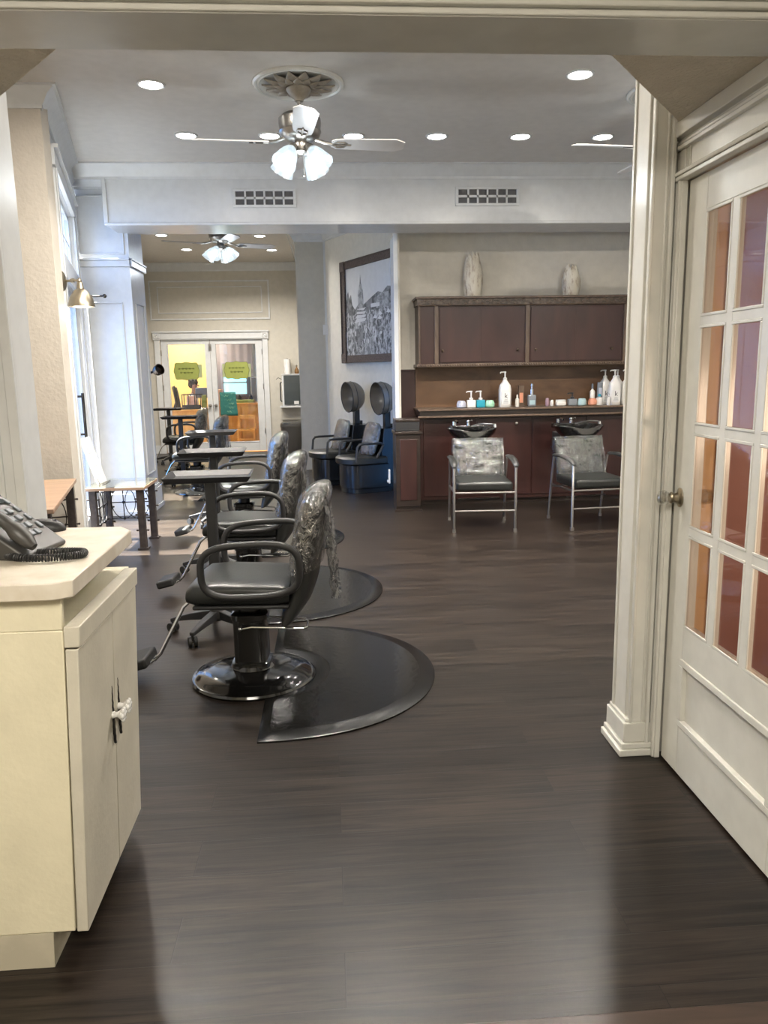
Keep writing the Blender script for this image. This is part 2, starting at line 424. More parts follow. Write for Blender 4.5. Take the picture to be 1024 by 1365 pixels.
# salon enclosure
struct('wall_right', G().box((4.2, 2.92, 0), (4.3, 8.9, ZC)), 'cream')
struct('wall_left_front', G().box((-3.3, 2.92, 0), (-3.2, 6.1, ZC)), 'beige')
struct('wall_left_return', G().box((-3.3, 5.97, 0), (-1.955, 6.12, ZC)), 'beige')
# column casing right
def casing(name, x0, x1, y, sgn, m='doorwhite', z1=ZC, jx=None):
    g = G()
    w = x1 - x0
    g.box((x0, y - .016 , 0), (x1, y, z1))
    for f, t, d in ((.0, .14, .024), (.62, .74, .022), (.80, 1.0, .034)):
        g.box((x0 + w * f, y - d, 0), (x0 + w * t, y - .01, z1))
    return struct(name, g, m, bevel=.004)
casing('trim_2', 1.135, 1.212, 2.755, 1)
struct('trim_3', G().box((1.130, 2.765, 0), (1.146, 2.895, ZC)).box((1.124, 2.875, 0), (1.132, 2.895, ZC)), 'doorwhite', bevel=.003)
g = G()
for h0, h1, e in ((0, .028, .040), (.028, .05, .030), (.05, .13, .020), (.13, .145, .010)):
    g.box((1.132 - e, 2.748 - e, h0), (1.222, 2.91 + e * .3, h1))
struct('trim_4', g, 'doorwhite', bevel=.004)
# left casing
g = G().box((-1.20, 2.715, 0), (-1.05, 2.74, ZC)); g.box((-1.085, 2.70, 0), (-1.05, 2.72, ZC)); g.box((-1.20, 2.705, 0), (-1.18, 2.72, ZC)).box((-1.14, 2.705, 0), (-1.12, 2.72, ZC))
g.box((-1.076, 2.735, 0), (-1.06, 2.91, ZC))
struct('trim_5', g, 'whitecool', bevel=.004)

# crown helper along a 2D path: list of points; room side given by left normal * side
def crown(name, pts, z, side=1, size=.13, m='whitecool'):
    prof = [(0, -size), (.012, -size), (.016, -size * .82), (.03, -size * .74), (size * .45, -size * .36), (size * .72, -size * .16), (size * .8, -size * .1), (size * .95, -.012), (size * .95, 0), (0, 0)]
    P = [Vector(p) for p in pts]; rr = []
    for i, p in enumerate(P):
        d0 = (P[i] - P[i-1]).normalized() if i else (P[1] - P[0]).normalized()
        d1 = (P[i+1] - P[i]).normalized() if i < len(P) - 1 else d0
        n0 = Vector((-d0.y, d0.x)) * side; n1 = Vector((-d1.y, d1.x)) * side
        n = (n0 + n1).normalized(); n = n / max(n.dot(n0), .3)
        rr.append([(p.x + n.x * u, p.y + n.y * u, z + v) for u, v in prof])
    return struct(name, G().rings(rr), m, ang=25)

# ------------------------------------------------------------------ slanted left wall with street door
A = Vector((-1.955, 6.0)); B = Vector((-2.53, 8.40)); d = (B - A).normalized(); LW = (B - A).length
nrm = Vector((d.y, -d.x))      # into the room (+x)
def lw(t, off=0, z=0): p = A + d * t + nrm * off; return (p.x, p.y, z)
MW = Matrix(((d.x, nrm.x, 0, A.x), (d.y, nrm.y, 0, A.y), (0, 0, 1, 0), (0, 0, 0, 1)))   # local x along wall, y out into room
g = G(); g.X = MW
g.box((0, -.12, 0), (.42, 0, ZC)); g.box((2.26, -.12, 0), (LW, 0, ZC)); g.box((.42, -.12, 3.05), (2.26, 0, ZC)); g.box((.42, -.12, 2.28), (2.26, 0, 2.46))
struct('wall_left', g, 'whitecool')
g = G(); g.X = MW
for t0, t1 in ((.30, .42), (2.26, 2.36)):
    g.box((t0, 0, 0), (t1, .03, 3.12)); g.box((t0 + .03, .03, .15), (t1 - .03, .042, 3.05))
g.box((.24, 0, 3.05), (2.38, .04, 3.2)).box((.24, .0, 3.17), (2.38, .07, 3.2)); g.box((.42, 0, 2.28), (2.26, .035, 2.46))
struct('trim_6', g, 'whitecool', bevel=.004)
w = thing('window_1', None, None, kind='structure')
g = G(); g.X = MW
g.box((.42, -.09, 2.46), (.47, -.03, 3.05)); g.box((2.21, -.09, 2.46), (2.26, -.03, 3.05)); g.box((.42, -.09, 2.46), (2.26, -.03, 2.51)); g.box((.42, -.09, 3.0), (2.26, -.03, 3.05))
for t in (.78, 1.14, 1.50, 1.86): g.box((t - .012, -.08, 2.5), (t + .012, -.04, 3.02))
g.box((.45, -.08, 2.75), (2.23, -.04, 2.775))
g.build('window_frame', 'whitecool', w)
g = G(); g.X = MW; g.box((.46, -.062, 2.5), (2.22, -.056, 3.02)); g.build('pane', 'clear', w)
w = thing('door_1', None, None, kind='structure')
g = G(); g.X = MW
g.box((.42, -.09, .0), (.52, -.03, 2.28)); g.box((2.20, -.09, 0), (2.26, -.03, 2.28)); g.box((.52, -.09, 0.01), (2.20, -.03, .14)); g.box((.52, -.09, 2.20), (2.20, -.03, 2.28))
g.box((1.16, -.09, .1), (1.24, -.03, 2.2))
g.box((.5, -.08, 1.0), (1.2, -.04, 1.06))
g.build('door_frame', 'whitecool', w)
g = G(); g.X = MW; g.box((.52, -.062, .13), (2.20, -.056, 2.21)); g.build('pane', 'clear', w)
g = G(); g.X = MW; g.cyl((1.2, .03, .95), (1.2, .03, 1.35), .013).cyl((1.2, -.03, .98), (1.2, .03, .98), .01).cyl((1.2, -.03, 1.32), (1.2, .03, 1.32), .01); g.build('door_handle', 'iron', w)
# pier with panels
PX0, PX1, PY0, PY1 = -2.58, -2.0, 8.42, 9.02
g = G().box((PX0, PY0, 0), (PX1, PY1, ZC))
struct('wall_pier', g, 'whitecool')
def frame_box(g, x0, x1, z0, z1, y, w=.014, dpt=.014, axis='x'):
    for a, b in (((x0, z0), (x1, z0 + w)), ((x0, z1 - w), (x1, z1)), ((x0, z0 + w), (x0 + w, z1 - w)), ((x1 - w, z0 + w), (x1, z1 - w))):
        if axis == 'x': g.box((a[0], y - dpt, a[1]), (b[0], y, b[1]))
        else: g.box((y, a[0], a[1]), (y + dpt, b[0], b[1]))
g = G()
frame_box(g, PX0 + .12, PX1 - .1, .32, 2.25, PY0); frame_box(g, PX0 + .08, PX1 - .04, 2.72, 3.3, PY0)
frame_box(g, PY0 + .1, PY1 - .12, .42, 2.25, PX1, axis='y')
g.box((PX0, PY0 - .03, 2.60), (PX1 + .02, PY0, 2.66)).box((PX1, PY0 - .03, 2.60), (PX1 + .03, PY1, 2.66)); g.box((PX0, PY0 - .04, 2.66), (PX1 + .03, PY0, 2.68)).box((PX1, PY0 - .04, 2.66), (PX1 + .04, PY1, 2.68))
for h0, h1, e in ((0, .05, .045), (.05, .24, .03), (.24, .27, .018)):
    g.box((PX0, PY0 - e, h0), (PX1 + e, PY1 + e, h1))
struct('trim_7', g, 'whitecool', bevel=.004)
# beam
g = G().box((-2.095, 8.0, 2.93), (4.2, 8.5, ZF + .05))
g.box((-2.11, 7.985, 2.93), (-2.07, 8.0, 3.36)); g.box((-2.11, 7.98, 2.93), (4.2, 8.0, 2.955))
struct('trim_8', g, 'whitecool', bevel=.006)
struct('wall_above_pier', G().box((-2.6, 8.5, 2.0), (-2.09, 8.62, ZF + .05)), 'whitecool')
crown('trim_9', [(-3.19, 5.97), (-1.955, 5.97), (B.x + .001, 8.40), (-2.45, 8.42), (-2.095, 8.42)], ZC, -1)
crown('trim_10', [(-2.36, 8.0), (4.2, 8.0)], ZC, -1)
# left wall beyond the pier, slanted, with windows
C0 = Vector((-2.52, 9.0)); C1 = Vector((-3.72, 15.1)); dd = (C1 - C0).normalized(); nn = Vector((dd.y, -dd.x)); CL = (C1 - C0).length
MC = Matrix(((dd.x, nn.x, 0, C0.x), (dd.y, nn.y, 0, C0.y), (0, 0, 1, 0), (0, 0, 0, 1)))
g = G(); g.X = MC
g.box((0, -.12, 0), (.35, 0, ZF)); g.box((.35, -.12, 0), (1.05, 0, .35)); g.box((.35, -.12, 2.5), (1.05, 0, ZF)); g.box((1.05, -.12, 0), (CL, 0, ZF))
struct('wall_left_far', g, 'wallgrey')
for k, (t0, t1) in enumerate(((.35, 1.05),)):
    w = thing('window_%d' % (k + 2), None, None, kind='structure')
    g = G(); g.X = MC
    g.box((t0, -.09, .35), (t0 + .06, -.03, 2.5)); g.box((t1 - .06, -.09, .35), (t1, -.03, 2.5)); g.box((t0, -.09, .35), (t1, -.03, .42)); g.box((t0, -.09, 2.43), (t1, -.03, 2.5))
    for z in (.95, 1.45, 1.95): g.box((t0, -.08, z), (t1, -.04, z + .05))
    g.build('window_frame', 'whitecool', w)
    g = G(); g.X = MC; g.box((t0 + .05, -.062, .40), (t1 - .05, -.057, 2.45)); g.build('pane', 'clear', w)
# street outside
struct('ground', G().box((-14, 2, -.14), (-4.2, 20, -.1)), 'pavement')

# ------------------------------------------------------------------ back wall behind the shampoo area
struct('wall_back', G().box((.77, 8.88, 0), (4.3, 9.0, ZF)), 'cream')
struct('trim_11', G().box((.74, 8.50, 0), (.775, 8.98, 2.93)).box((.733, 8.495, 0), (.78, 8.515, 2.93)), 'whitecool', bevel=.004)
struct('wall_partition', G().box((.775, 8.52, 0), (.80, 8.9, 2.94)), 'cream')
# picture wall, jut, far wall
P0 = Vector((1.25, 9.32)); P1 = Vector((0.0, 12.0))
wall_seg('wall_picture', tuple(P0), tuple(P1), 0, ZF, .1, 'cream', -1)
struct('wall_jut', G().box((-.43, 12.0, 0), (.06, 15.2, ZF)), 'wallgrey')
struct('trim_12', G().box((-.015, 11.965, .0), (.02, 12.0, ZF - .1)), 'whitecool', bevel=.004)
tag(G().box((-.05, 11.94, 2.05), (0.03, 11.965, 2.2)).build('thermostat', 'whitecool', bevel=.004), 'small white box mounted on the corner beside the picture wall', 'thermostat')
crown('trim_13', [(-.43, 15.1), (-.43, 12.0), (0, 12.0), (1.25, 9.32)], ZF, -1, .12)
YF = 15.1
DX0, DXM, DX1 = -3.14, -2.21, -1.22     # far double door
g = G().box((-3.9, YF, 0), (DX0, YF + .12, ZF)); g.box((DX1, YF, 0), (-.43, YF + .12, ZF)); g.box((DX0, YF, 2.16), (DX1, YF + .12, ZF))
struct('wall_far', g, 'wallgrey')
crown('trim_14', [(-3.72, YF), (-.43, YF)], ZF, -1, .14)
g = G()
g.box((DX0 - .10, YF - .03, 0), (DX0, YF, 2.16)); g.box((DX1, YF - .03, 0), (DX1 + .10, YF, 2.16)); g.box((DX0 - .12, YF - .035, 2.14), (DX1 + .12, YF, 2.27)); g.box((DX0 - .13, YF - .06, 2.27), (DX1 + .13, YF, 2.30)).box((DX0 - .04, YF - .045, 2.155), (DX1 + .04, YF, 2.17))
for x in (DX0 - .055, DX1 + .055):
    g.box((x - .065, YF - .045, 2.14), (x + .065, YF, 2.27)); g.lathe([(.045, 0), (.045, .012), (.032, .012), (.03, .004), (.012, .004), (.01, .014), (0, .014)], (x, YF - .045, 2.205), 20, axis=Matrix.Rotation(PI/2, 3, 'X'))
struct('trim_15', g, 'whitecool', bevel=.003)
g = G(); frame_box(g, -3.28, -1.05, 2.50, 3.22, YF, .03, .02); frame_box(g, -3.13, -1.19, 2.62, 3.11, YF, .02, .014)
struct('trim_16', g, 'whitecool', bevel=.004)
g = G().box((-3.7, YF - .02, 0), (DX0 - .1, YF, .16)).box((DX1 + .1, YF - .02, 0), (-.43, YF, .16)).box((-3.7, YF - .03, 0), (DX0 - .1, YF, .03)).box((DX1 + .1, YF - .03, 0), (-.43, YF, .03))
struct('baseboard_far', g, 'whitecool', bevel=.004)
for k, (x0, x1, hx) in enumerate(((DX0 + .01, DXM - .004, 1), (DXM + .004, DX1 - .01, -1))):
    w = thing('door_%d' % (k + 2), None, None, kind='structure')
    gx0, gx1 = (x0 + .13, x1 - .10) if k == 0 else (x0 + .10, x1 - .13)
    g = G().box((x0, YF + .01, .01), (gx0, YF + .05, 2.15)).box((gx1, YF + .01, .01), (x1, YF + .05, 2.15)).box((gx0, YF + .01, .01), (gx1, YF + .05, .20)).box((gx0, YF + .01, 2.05), (gx1, YF + .05, 2.15))
    frame_box(g, gx0 - .015, gx1 + .015, .185, 2.065, YF + .012, .014, .01)
    g.build('door_frame', 'whitecool', w, bevel=.003)
    G().box((gx0, YF + .026, .20), (gx1, YF + .032, 2.05)).build('pane', 'clear', w)
    kx = DXM - .055 if k == 0 else DXM + .055
    G().lathe([(.03, 0), (.03, .006), (.012, .01), (.012, .03), (.026, .04), (.03, .055), (.022, .07), (0, .074)], (kx, YF + .01, .90), 20, axis=Matrix.Rotation(PI/2, 3, 'X')).build('door_knob', 'nickel', w)
    g = G()
    for z in (.35, 1.2, 1.85):
        xx = x0 if k == 0 else x1
        g.box((xx - .014, YF - .004, z), (xx + .014, YF + .012, z + .1))
    g.build('hinge', 'nickel', w)
    # green sign taped to the pane
    cx = (gx0 + gx1) / 2 - (.02 if k == 0 else -.0); cz = 1.56
    s = thing('door_sign', ('olive green scalloped card sign on the left glass door, over yellow wall' if k == 0 else 'olive green scalloped card sign on the right glass door, over grey curtain'), 'sign', (cx, YF + .02, cz))
    pts = []
    for i in range(72):
        a = 2 * PI * i / 72; c_, s_ = math.cos(a), math.sin(a)
        q = (abs(c_) ** 5 + abs(s_) ** 5) ** (-1 / 5)
        pts.append((c_ * q * .225 * (1 + .04 * math.cos(6 * a)), s_ * q * .155 * (1 + .05 * math.cos(8 * a))))
    G().prism([(u * 1.04, v * 1.05) for u, v in pts], -.001, .001, 'xz').build('border', 'signink', s)
    G().prism(pts, -.004, -.001, 'xz').build('card', 'sign', s)
    g = G()
    for (z, w_, n_) in ((.045, .30, 26), (-.03, .24, 20)):
        g.tube([(-w_ / 2 + w_ * i / (n_ * 3), -.006, z + .013 * math.sin(i * 2.1) * (1 + .6 * math.sin(i * .37)) ) for i in range(n_ * 3 + 1)], .0028, 5)
    g.build('lettering', 'signink', s)
    G().box(((.19 if k == 0 else -.27), .002, -.13), ((.29 if k == 0 else .27), .004, .12)).build('backing_tape', 'signtape', s)
g = G().box((-2.235, YF - .012, 1.98), (-2.185, YF + .012, 2.06)).box((-2.235, YF - .012, 1.93), (-2.185, YF + .01, 1.99)).cyl((-2.21, YF - .01, 2.06), (-2.21, YF - .01, 2.14), .006)
tag(g.build('door_latch', 'nickel', bevel=.002), 'small metal latch at the top where the two glass doors meet', 'latch')
# teal printed cloth on the right door
g = G().sheet(lambda u, v: (-2.075 + .30 * u + .03 * (1 - v) * u, YF - .012 + .006 * math.sin(u * 9), .70 + .45 * v), 16, 10)
s = tag(g.build('hanging_bag', 'tealbag', solid=.004), 'dark teal printed bag hanging on the right glass door beside the knobs', 'bag')
g = G()
for j in range(5):
    z = .78 + .075 * j
    g.tube([(-1.95 + .05 * math.sin(j) + .014 * i, YF - .024, z + .02 * math.sin(i * 1.9 + j)) for i in range(7)], .004, 5)
g.build('print', 'mint', s)

# ------------------------------------------------------------------ office behind the far doors
struct('wall_office', G().box((-5, 18.6, 0), (-2.75, 18.7, 2.7)).box((-5, 15.22, 0), (-4.9, 18.6, 2.7)), 'yellow')
struct('wall_office_right', G().box((-2.75, 18.6, 0), (.6, 18.7, 2.7)).box((.5, 15.22, 0), (.6, 18.6, 2.7)), 'wallgrey')
tag(G().sheet(lambda u, v: (-2.72 + .98 * u, 18.5 + .008 * math.sin(u * 34), .2 + 2.2 * v), 60, 2).build('curtain', 'lilac', solid=.01), 'lilac grey curtain hanging on the office rear wall', 'curtain')
s = thing('window_4', None, None, kind='structure')
G().box((-2.42, 18.40, 1.02), (-1.9, 18.41, 1.55)).build('pane', 'winblue', s)
G().box((-2.45, 18.39, 1.28), (-1.87, 18.42, 1.31)).box((-2.45, 18.39, 1.0), (-1.87, 18.42, 1.03)).box((-2.45, 18.39, 1.54), (-1.87, 18.42, 1.58)).box((-2.45, 18.39, 1.0), (-2.42, 18.42, 1.57)).box((-1.9, 18.39, 1.0), (-1.87, 18.42, 1.57)).build('window_frame', 'lilac', s)
s = thing('window_5', None, None, kind='structure')
G().box((-4.0, 18.56, .3), (-3.76, 18.57, 2.1)).build('pane', 'winblue', s)
G().box((-4.04, 18.54, .2), (-3.99, 18.59, 2.2)).box((-3.77, 18.54, .2), (-3.70, 18.59, 2.2)).box((-4.04, 18.54, 1.2), (-3.7, 18.59, 1.24)).build('window_frame', 'screen', s)
tag(G().box((-1.72, 18.3, 0), (-1.40, 18.5, 2.3)).build('tall_cabinet', 'screen', bevel=.01), 'dark grey tall cabinet at the right of the office curtain', 'cabinet')
# left desk
s = thing('office_desk', 'honey coloured office desk under the black crate, seated person behind it', 'desk', (-3.0, 16.75, 0))
G().box((-.62, -.28, .74), (.52, .28, .775)).build('tabletop', 'orangewood', s, bevel=.004)
G().box((-.58, -.22, .0), (.48, -.20, .74)).build('front_panel', 'orangewood', s)
G().box((-.60, -.25, 0), (-.57, .25, .74)).build('side_panel', 'orangewood', s)
G().box((.47, -.25, 0), (.50, .25, .74)).build('side_panel', 'orangewood', s)
s = thing('desk_crate', 'black open-sided crate standing on the office desk', 'crate', (-2.87, 16.66, .775))
g = G()
for x in (-.19, -.06, .07, .19): g.box((x - .008, -.12, 0), (x + .008, -.108, .31)); g.box((x - .008, .108, 0), (x + .008, .12, .31))
for z in (0, .295): g.box((-.198, -.12, z), (.198, -.105, z + .018)); g.box((-.198, .105, z), (.198, .12, z + .018)); g.box((-.198, -.12, z), (-.185, .12, z + .018)); g.box((.185, -.12, z), (.198, .12, z + .018))
g.box((-.198, -.12, 0), (.198, .12, .01)).box((-.198, -.118, 0), (.198, -.112, .09))
g.build('crate_frame', 'blackplastic', s)
G().box((-.10, -.09, .012), (.08, -.07, .27)).build('folder', 'peachpaper', s)
tag(G().box((-2.66, 16.6, .775), (-2.58, 16.75, 1.06)).build('binder', 'olive', bevel=.004), 'yellow green binder standing right of the black crate', 'binder')
s = thing('monitor', 'grey computer monitor seen at the right end of the office desk', 'monitor', (-2.72, 16.92, .775))
G().box((-.12, -.02, .22), (.16, .01, .44)).build('screen', 'screen', s, bevel=.03)
G().box((0, -.01, 0), (.04, .02, .24)).box((-.06, -.05, 0), (.1, .06, .012)).build('stand', 'screen', s)
# person
s = thing('person', 'seated person in white short-sleeved shirt facing right at the office desk', 'person', (-3.0, 17.30, 0)); s.scale = (.92, .92, .92)
def skin(name, verts, edges, m, parent, root=0, sub=2):
    me = bpy.data.meshes.new(name); me.from_pydata([v[:3] for v in verts], edges, []); me.materials.append(M[m])
    o = bpy.data.objects.new(name, me); COL.objects.link(o); o.parent = parent
    sk = o.modifiers.new('skin', 'SKIN'); sk.use_smooth_shade = True
    if not me.skin_vertices: me.skin_vertices.new()
    for i, v in enumerate(verts):
        r_ = v[3] if len(v) > 3 else .03
        me.skin_vertices[0].data[i].radius = r_ if isinstance(r_, tuple) else (r_, r_)
        me.skin_vertices[0].data[i].use_root = (i == root)
    sb = o.modifiers.new('sub', 'SUBSURF'); sb.levels = sub; sb.render_levels = sub
    return o
V = [(0,0,.50,(.13,.16)), (.01,0,.72,(.11,.14)), (.03,0,.95,(.11,.16)), (.04,0,1.10,(.07,.13)), (.06,0,1.19,.05), (.08,0,1.26,.055),
     (.09,0,1.34,(.095,.08)), (.09,0,1.42,(.09,.075)), (.08,0,1.47,(.04,.04)),
     (.04,-.19,1.06,.05), (.10,-.24,.86,.04), (.30,-.18,.83,.03), (.38,-.15,.83,.022),
     (.04,.19,1.06,.05), (.10,.24,.86,.04), (.30,.18,.83,.03), (.38,.15,.83,.022),
     (.18,-.10,.52,.085), (.42,-.11,.52,.065), (.44,-.11,.28,.05), (.42,-.11,.07,.038), (.54,-.11,.045,.033),
     (.18,.10,.52,.085), (.42,.11,.52,.065), (.44,.11,.28,.05), (.42,.11,.07,.038), (.54,.11,.045,.033)]
Ed = [(0,1),(1,2),(2,3),(3,4),(4,5),(5,6),(6,7),(7,8),(3,9),(9,10),(10,11),(11,12),(3,13),(13,14),(14,15),(15,16),(0,17),(17,18),(18,19),(19,20),(20,21),(0,22),(22,23),(23,24),(24,25),(25,26)]
for b_ in (12, 16):       # fingers and thumb
    x, y, z, _ = V[b_]; q = -1 if b_ == 12 else 1
    for k in range(4):
        n0 = len(V); ln = (.035, .042, .038, .03)[k]; oy = (k - 1.5) * .016 
        V.append((x + .03, y + oy, z + .004, .0085)); V.append((x + .03 + ln * .6, y + oy, z, .008)); V.append((x + .03 + ln, y + oy, z - .02, .007))
        Ed += [(b_, n0), (n0, n0 + 1), (n0 + 1, n0 + 2)]
    n0 = len(V); V.append((x + .0, y - q * .035, z, .010)); V.append((x + .03, y - q * .045, z - .008, .008)); Ed += [(b_, n0), (n0, n0 + 1)]
skin('body', V, Ed, 'skin', s)
G().ball((.183, 0, 1.365), (.022, .014, .02)).ball((.165, 0, 1.315), (.018, .024, .008)).build('nose_and_lips', 'skin', s)
g = G().ball((.068, 0, 1.435), (.115, .098, .085), 20, 12).ball((.02, 0, 1.39), (.075, .09, .09), 20, 12)
for k in range(30):
    a = k * 2.4; h = .5 + .5 * math.sin(k * 1.7)
    g.ball((.06 + .09 * math.cos(a) * .9, .085 * math.sin(a), 1.44 + .05 * h), .028, 8, 6)
g.build('hair', 'hair', s)
G().ball((.155, -.035, 1.385), (.008, .012, .007), 8, 6).build('eye', 'hair', s); G().ball((.155, .035, 1.385), (.008, .012, .007), 8, 6).build('eye', 'hair', s)
V2 = [(0,0,.52,(.145,.175)), (.01,0,.72,(.125,.155)), (.03,0,.95,(.125,.172)), (.04,0,1.11,(.08,.14)), (.055,0,1.165,.06), (.04,-.19,1.07,.062), (.08,-.225,.93,.058), (.04,.19,1.07,.062), (.08,.225,.93,.058)]
skin('shirt', V2, [(0,1),(1,2),(2,3),(3,4),(3,5),(5,6),(3,7),(7,8)], 'shirt', s)
V3 = [(0,0,.52,(.15,.17)), (.18,-.10,.525,.098), (.42,-.11,.525,.078), (.44,-.11,.28,.062), (.43,-.11,.10,.055), (.18,.10,.525,.098), (.42,.11,.525,.078), (.44,.11,.28,.062), (.43,.11,.10,.055)]
skin('trousers', V3, [(0,1),(1,2),(2,3),(3,4),(0,5),(5,6),(6,7),(7,8)], 'trouser', s)
s = thing('office_chair', 'black office chair with thin curved back behind the seated person', 'chair', (-3.08, 17.30, 0))
G().box((-.24, -.24, .25), (.24, .24, .315)).build('seat', 'blackplastic', s, bevel=.03)
G().tube([(-.20, 0, .28), (-.30, 0, .45), (-.28, 0, .8), (-.22, 0, .95), (-.235, 0, 1.12), (-.29, 0, 1.24)], .025, 8).sheet(lambda u, v: (-.25 - .06 * v * v + .05 * (2*u-1) ** 2, -.2 + .4 * u, .7 + .52 * v), 8, 6).build('backrest', 'blackplastic', s, solid=.02)
g = G().cyl((0, 0, .08), (0, 0, .26), .03)
for k in range(5):
    a = 2 * PI * k / 5; g.tube([(0, 0, .11), (.26 * math.cos(a), .26 * math.sin(a), .07)], .02, 6); g.ball((.26 * math.cos(a), .26 * math.sin(a), .03), .03, 8, 6)
g.build('base', 'blackplastic', s)
# right desk cabinet, wooden chair
s = thing('wooden_cabinet', 'honey wood cabinet behind the right glass door, clutter on top', 'cabinet', (-1.86, 17.25, 0))
G().box((-.42, -.3, 0), (.34, .3, .84)).build('body', 'orangewood', s)
G().box((-.44, -.33, .84), (.36, .32, .87)).build('top', 'orangewood', s, bevel=.005)
G().box((-.40, -.315, .05), (-.04, -.30, .80)).build('door', 'orangewood', s, bevel=.004)
G().box((-.02, -.315, .05), (.32, -.30, .80)).build('door', 'orangewood', s, bevel=.004)
s = thing('wooden_chair', 'small honey wood step chair in front of the wooden cabinet', 'chair', (-1.76, 16.62, 0))
G().box((-.19, -.15, .30), (.19, .15, .33)).build('seat', 'orangewood', s, bevel=.004)
for x in (-.17, .17):
    for y in (-.13, .13): G().box((x - .02, y - .02, 0), (x + .02, y + .02, .30 if y < 0 else .62)).build('leg', 'orangewood', s)
G().box((-.19, .115, .54), (.19, .145, .62)).build('backrest', 'orangewood', s, bevel=.004)
G().box((-.17, -.135, .10), (.17, -.12, .14)).build('stretcher', 'orangewood', s)
s = thing('desk_chair', 'grey rounded chair back standing behind the wooden cabinet', 'chair', (-1.52, 17.72, 0))
G().box((-.22, -.03, .85), (.22, .03, 1.42)).build('backrest', 'screen', s, bevel=.08, seg=4)
G().box((-.22, -.03, .45), (.22, .42, .52)).build('seat', 'screen', s, bevel=.02)
G().cyl((0, .2, .04), (0, .2, .45), .03).box((-.25, .17, 0), (.25, .23, .04)).box((-.03, -.05, 0), (.03, .45, .04)).build('base', 'screen', s); G().box((-.03, -.02, .5), (.03, .02, .9)).build('back_bar', 'screen', s)
tag(G().box((-2.02, 17.05, .87), (-1.62, 17.3, .93)).build('paper_tray', 'olive', bevel=.004), 'low olive green tray lying on the wooden cabinet', 'tray')
for k, (x, y, r_) in enumerate(((-2.16, 17.1, .05), (-1.97, 17.42, .06), (-1.72, 17.42, .05))):
    tag(G().lathe([(r_, 0), (r_, .10), (r_ * .5, .14), (r_ * .4, .17), (0, .17)], (x, y, .87), 14).build('dark_jar', 'blackplastic'),
        ('dark jar leftmost on the wooden cabinet', 'dark jar in the middle behind the olive tray', 'dark jar rightmost behind the olive tray')[k], 'jar', 'dark jars on the wooden cabinet')
tag(G().box((-2.42, 17.0, 0.0), (-2.30, 17.3, 1.16)).build('paper_stand', 'peachpaper', bevel=.005), 'peach papers on a narrow stand left of the wooden cabinet', 'papers')

# ------------------------------------------------------------------ wall shelf, towel cabinet, bin
s = thing('wall_shelf', 'white wall shelf unit beside the glass doors, holding a dark appliance', 'shelf', (-.68, YF, 0))
G().box((-.24, -.24, .84), (.24, 0, .875)).build('shelf_board', 'whitecool', s, bevel=.004)
G().box((-.22, -.035, .60), (.22, -0, .84)).build('back_panel', 'wallgrey', s)
s = thing('towel_warmer', 'dark smoked-door box appliance on the white wall shelf', 'appliance', (-.68, YF - .12, .875))
G().box((-.19, -.11, 0), (.19, .11, .58)).build('body', 'whitecool', s, bevel=.008)
G().box((-.155, -.125, .02), (.15, -.11, .57)).build('door', 'smoke', s, bevel=.004)
G().box((.03, -.130, .03), (.12, -.126, .09)).build('label_sticker', 'label', s)
G().tube([(-.2, -.05, .08), (-.225, -.05, .1), (-.225, -.05, .42), (-.2, -.05, .45)], .012, 8).build('handle', 'blackplastic', s)
G().tube([(-.2, 0, .5), (-.26, -.02, .53), (-.3, -.03, .5)], .006, 6).tube([(.2, 0, .48), (.24, -.02, .4), (.22, -.04, .1)], .008, 6).build('cord', 'blackplastic', s)
g = G().box((-.2, -.12, .585), (.2, .11, .6)); g.build('top_plate', 'whitecool', s)
s = thing('paper_towel_roll', 'white paper towel roll standing on top of the dark appliance', 'paper towels', (-.76, YF - .12, 1.476))
G().lathe([(.02, 0), (.062, 0), (.062, .275), (.02, .275)], n=24).build('roll', 'paper', s)
G().cyl((0, 0, 0.001), (0, 0, .29), .018).build('core', 'nickel', s)
s = thing('oil_bottle', 'small amber bottle on the appliance, right of the paper towels', 'bottle', (-.585, YF - .12, 1.476))
G().lathe([(.035, 0), (.045, .03), (.04, .07), (.015, .11), (.013, .13), (0, .13)], n=16).build('body', 'amber', s); G().lathe([(.018, .13), (.02, .15), (.01, .16), (0, .165)], n=12).build('cap', 'brass', s)
s = thing('waste_bin', 'tall tapered charcoal waste bin below the wall shelf', 'bin', (-.70, 14.55, 0))
g = G(); rr = []
for z, a_, b_ in ((0, .16, .13), (.02, .165, .135), (.50, .205, .165), (.50, .20, .16)):
    rr.append([(math.copysign(abs(math.cos(t)) ** .5, math.cos(t)) * a_, math.copysign(abs(math.sin(t)) ** .5, math.sin(t)) * b_, z) for t in [2*PI*k/32 for k in range(32)]])
g.rings(rr).build('body', 'bin', s)
rr = []
for z, e in ((.50, 1.03), (.535, 1.04), (.57, 1.0), (.585, .85), (.588, .3)):
    rr.append([(math.copysign(abs(math.cos(t)) ** .5, math.cos(t)) * .205 * e, math.copysign(abs(math.sin(t)) ** .5, math.sin(t)) * .165 * e, z) for t in [2*PI*k/32 for k in range(32)]])
G().rings(rr).build('lid', 'bin', s)
G().tube([(-.16, -.12, .575), (-.12, -.165, .578), (-.04, -.165, .58), (.0, -.13, .585)], .012, 8, flat=.5).build('lid_vent', 'screen', s)

# ------------------------------------------------------------------ framed picture on slanted wall
dp = (P1 - P0).normalized(); mid = P0 + dp * 1.95; npz = Vector((dp.y * -1, dp.x)) * 1.0   # toward salon
ang = math.atan2(dp.y, dp.x)
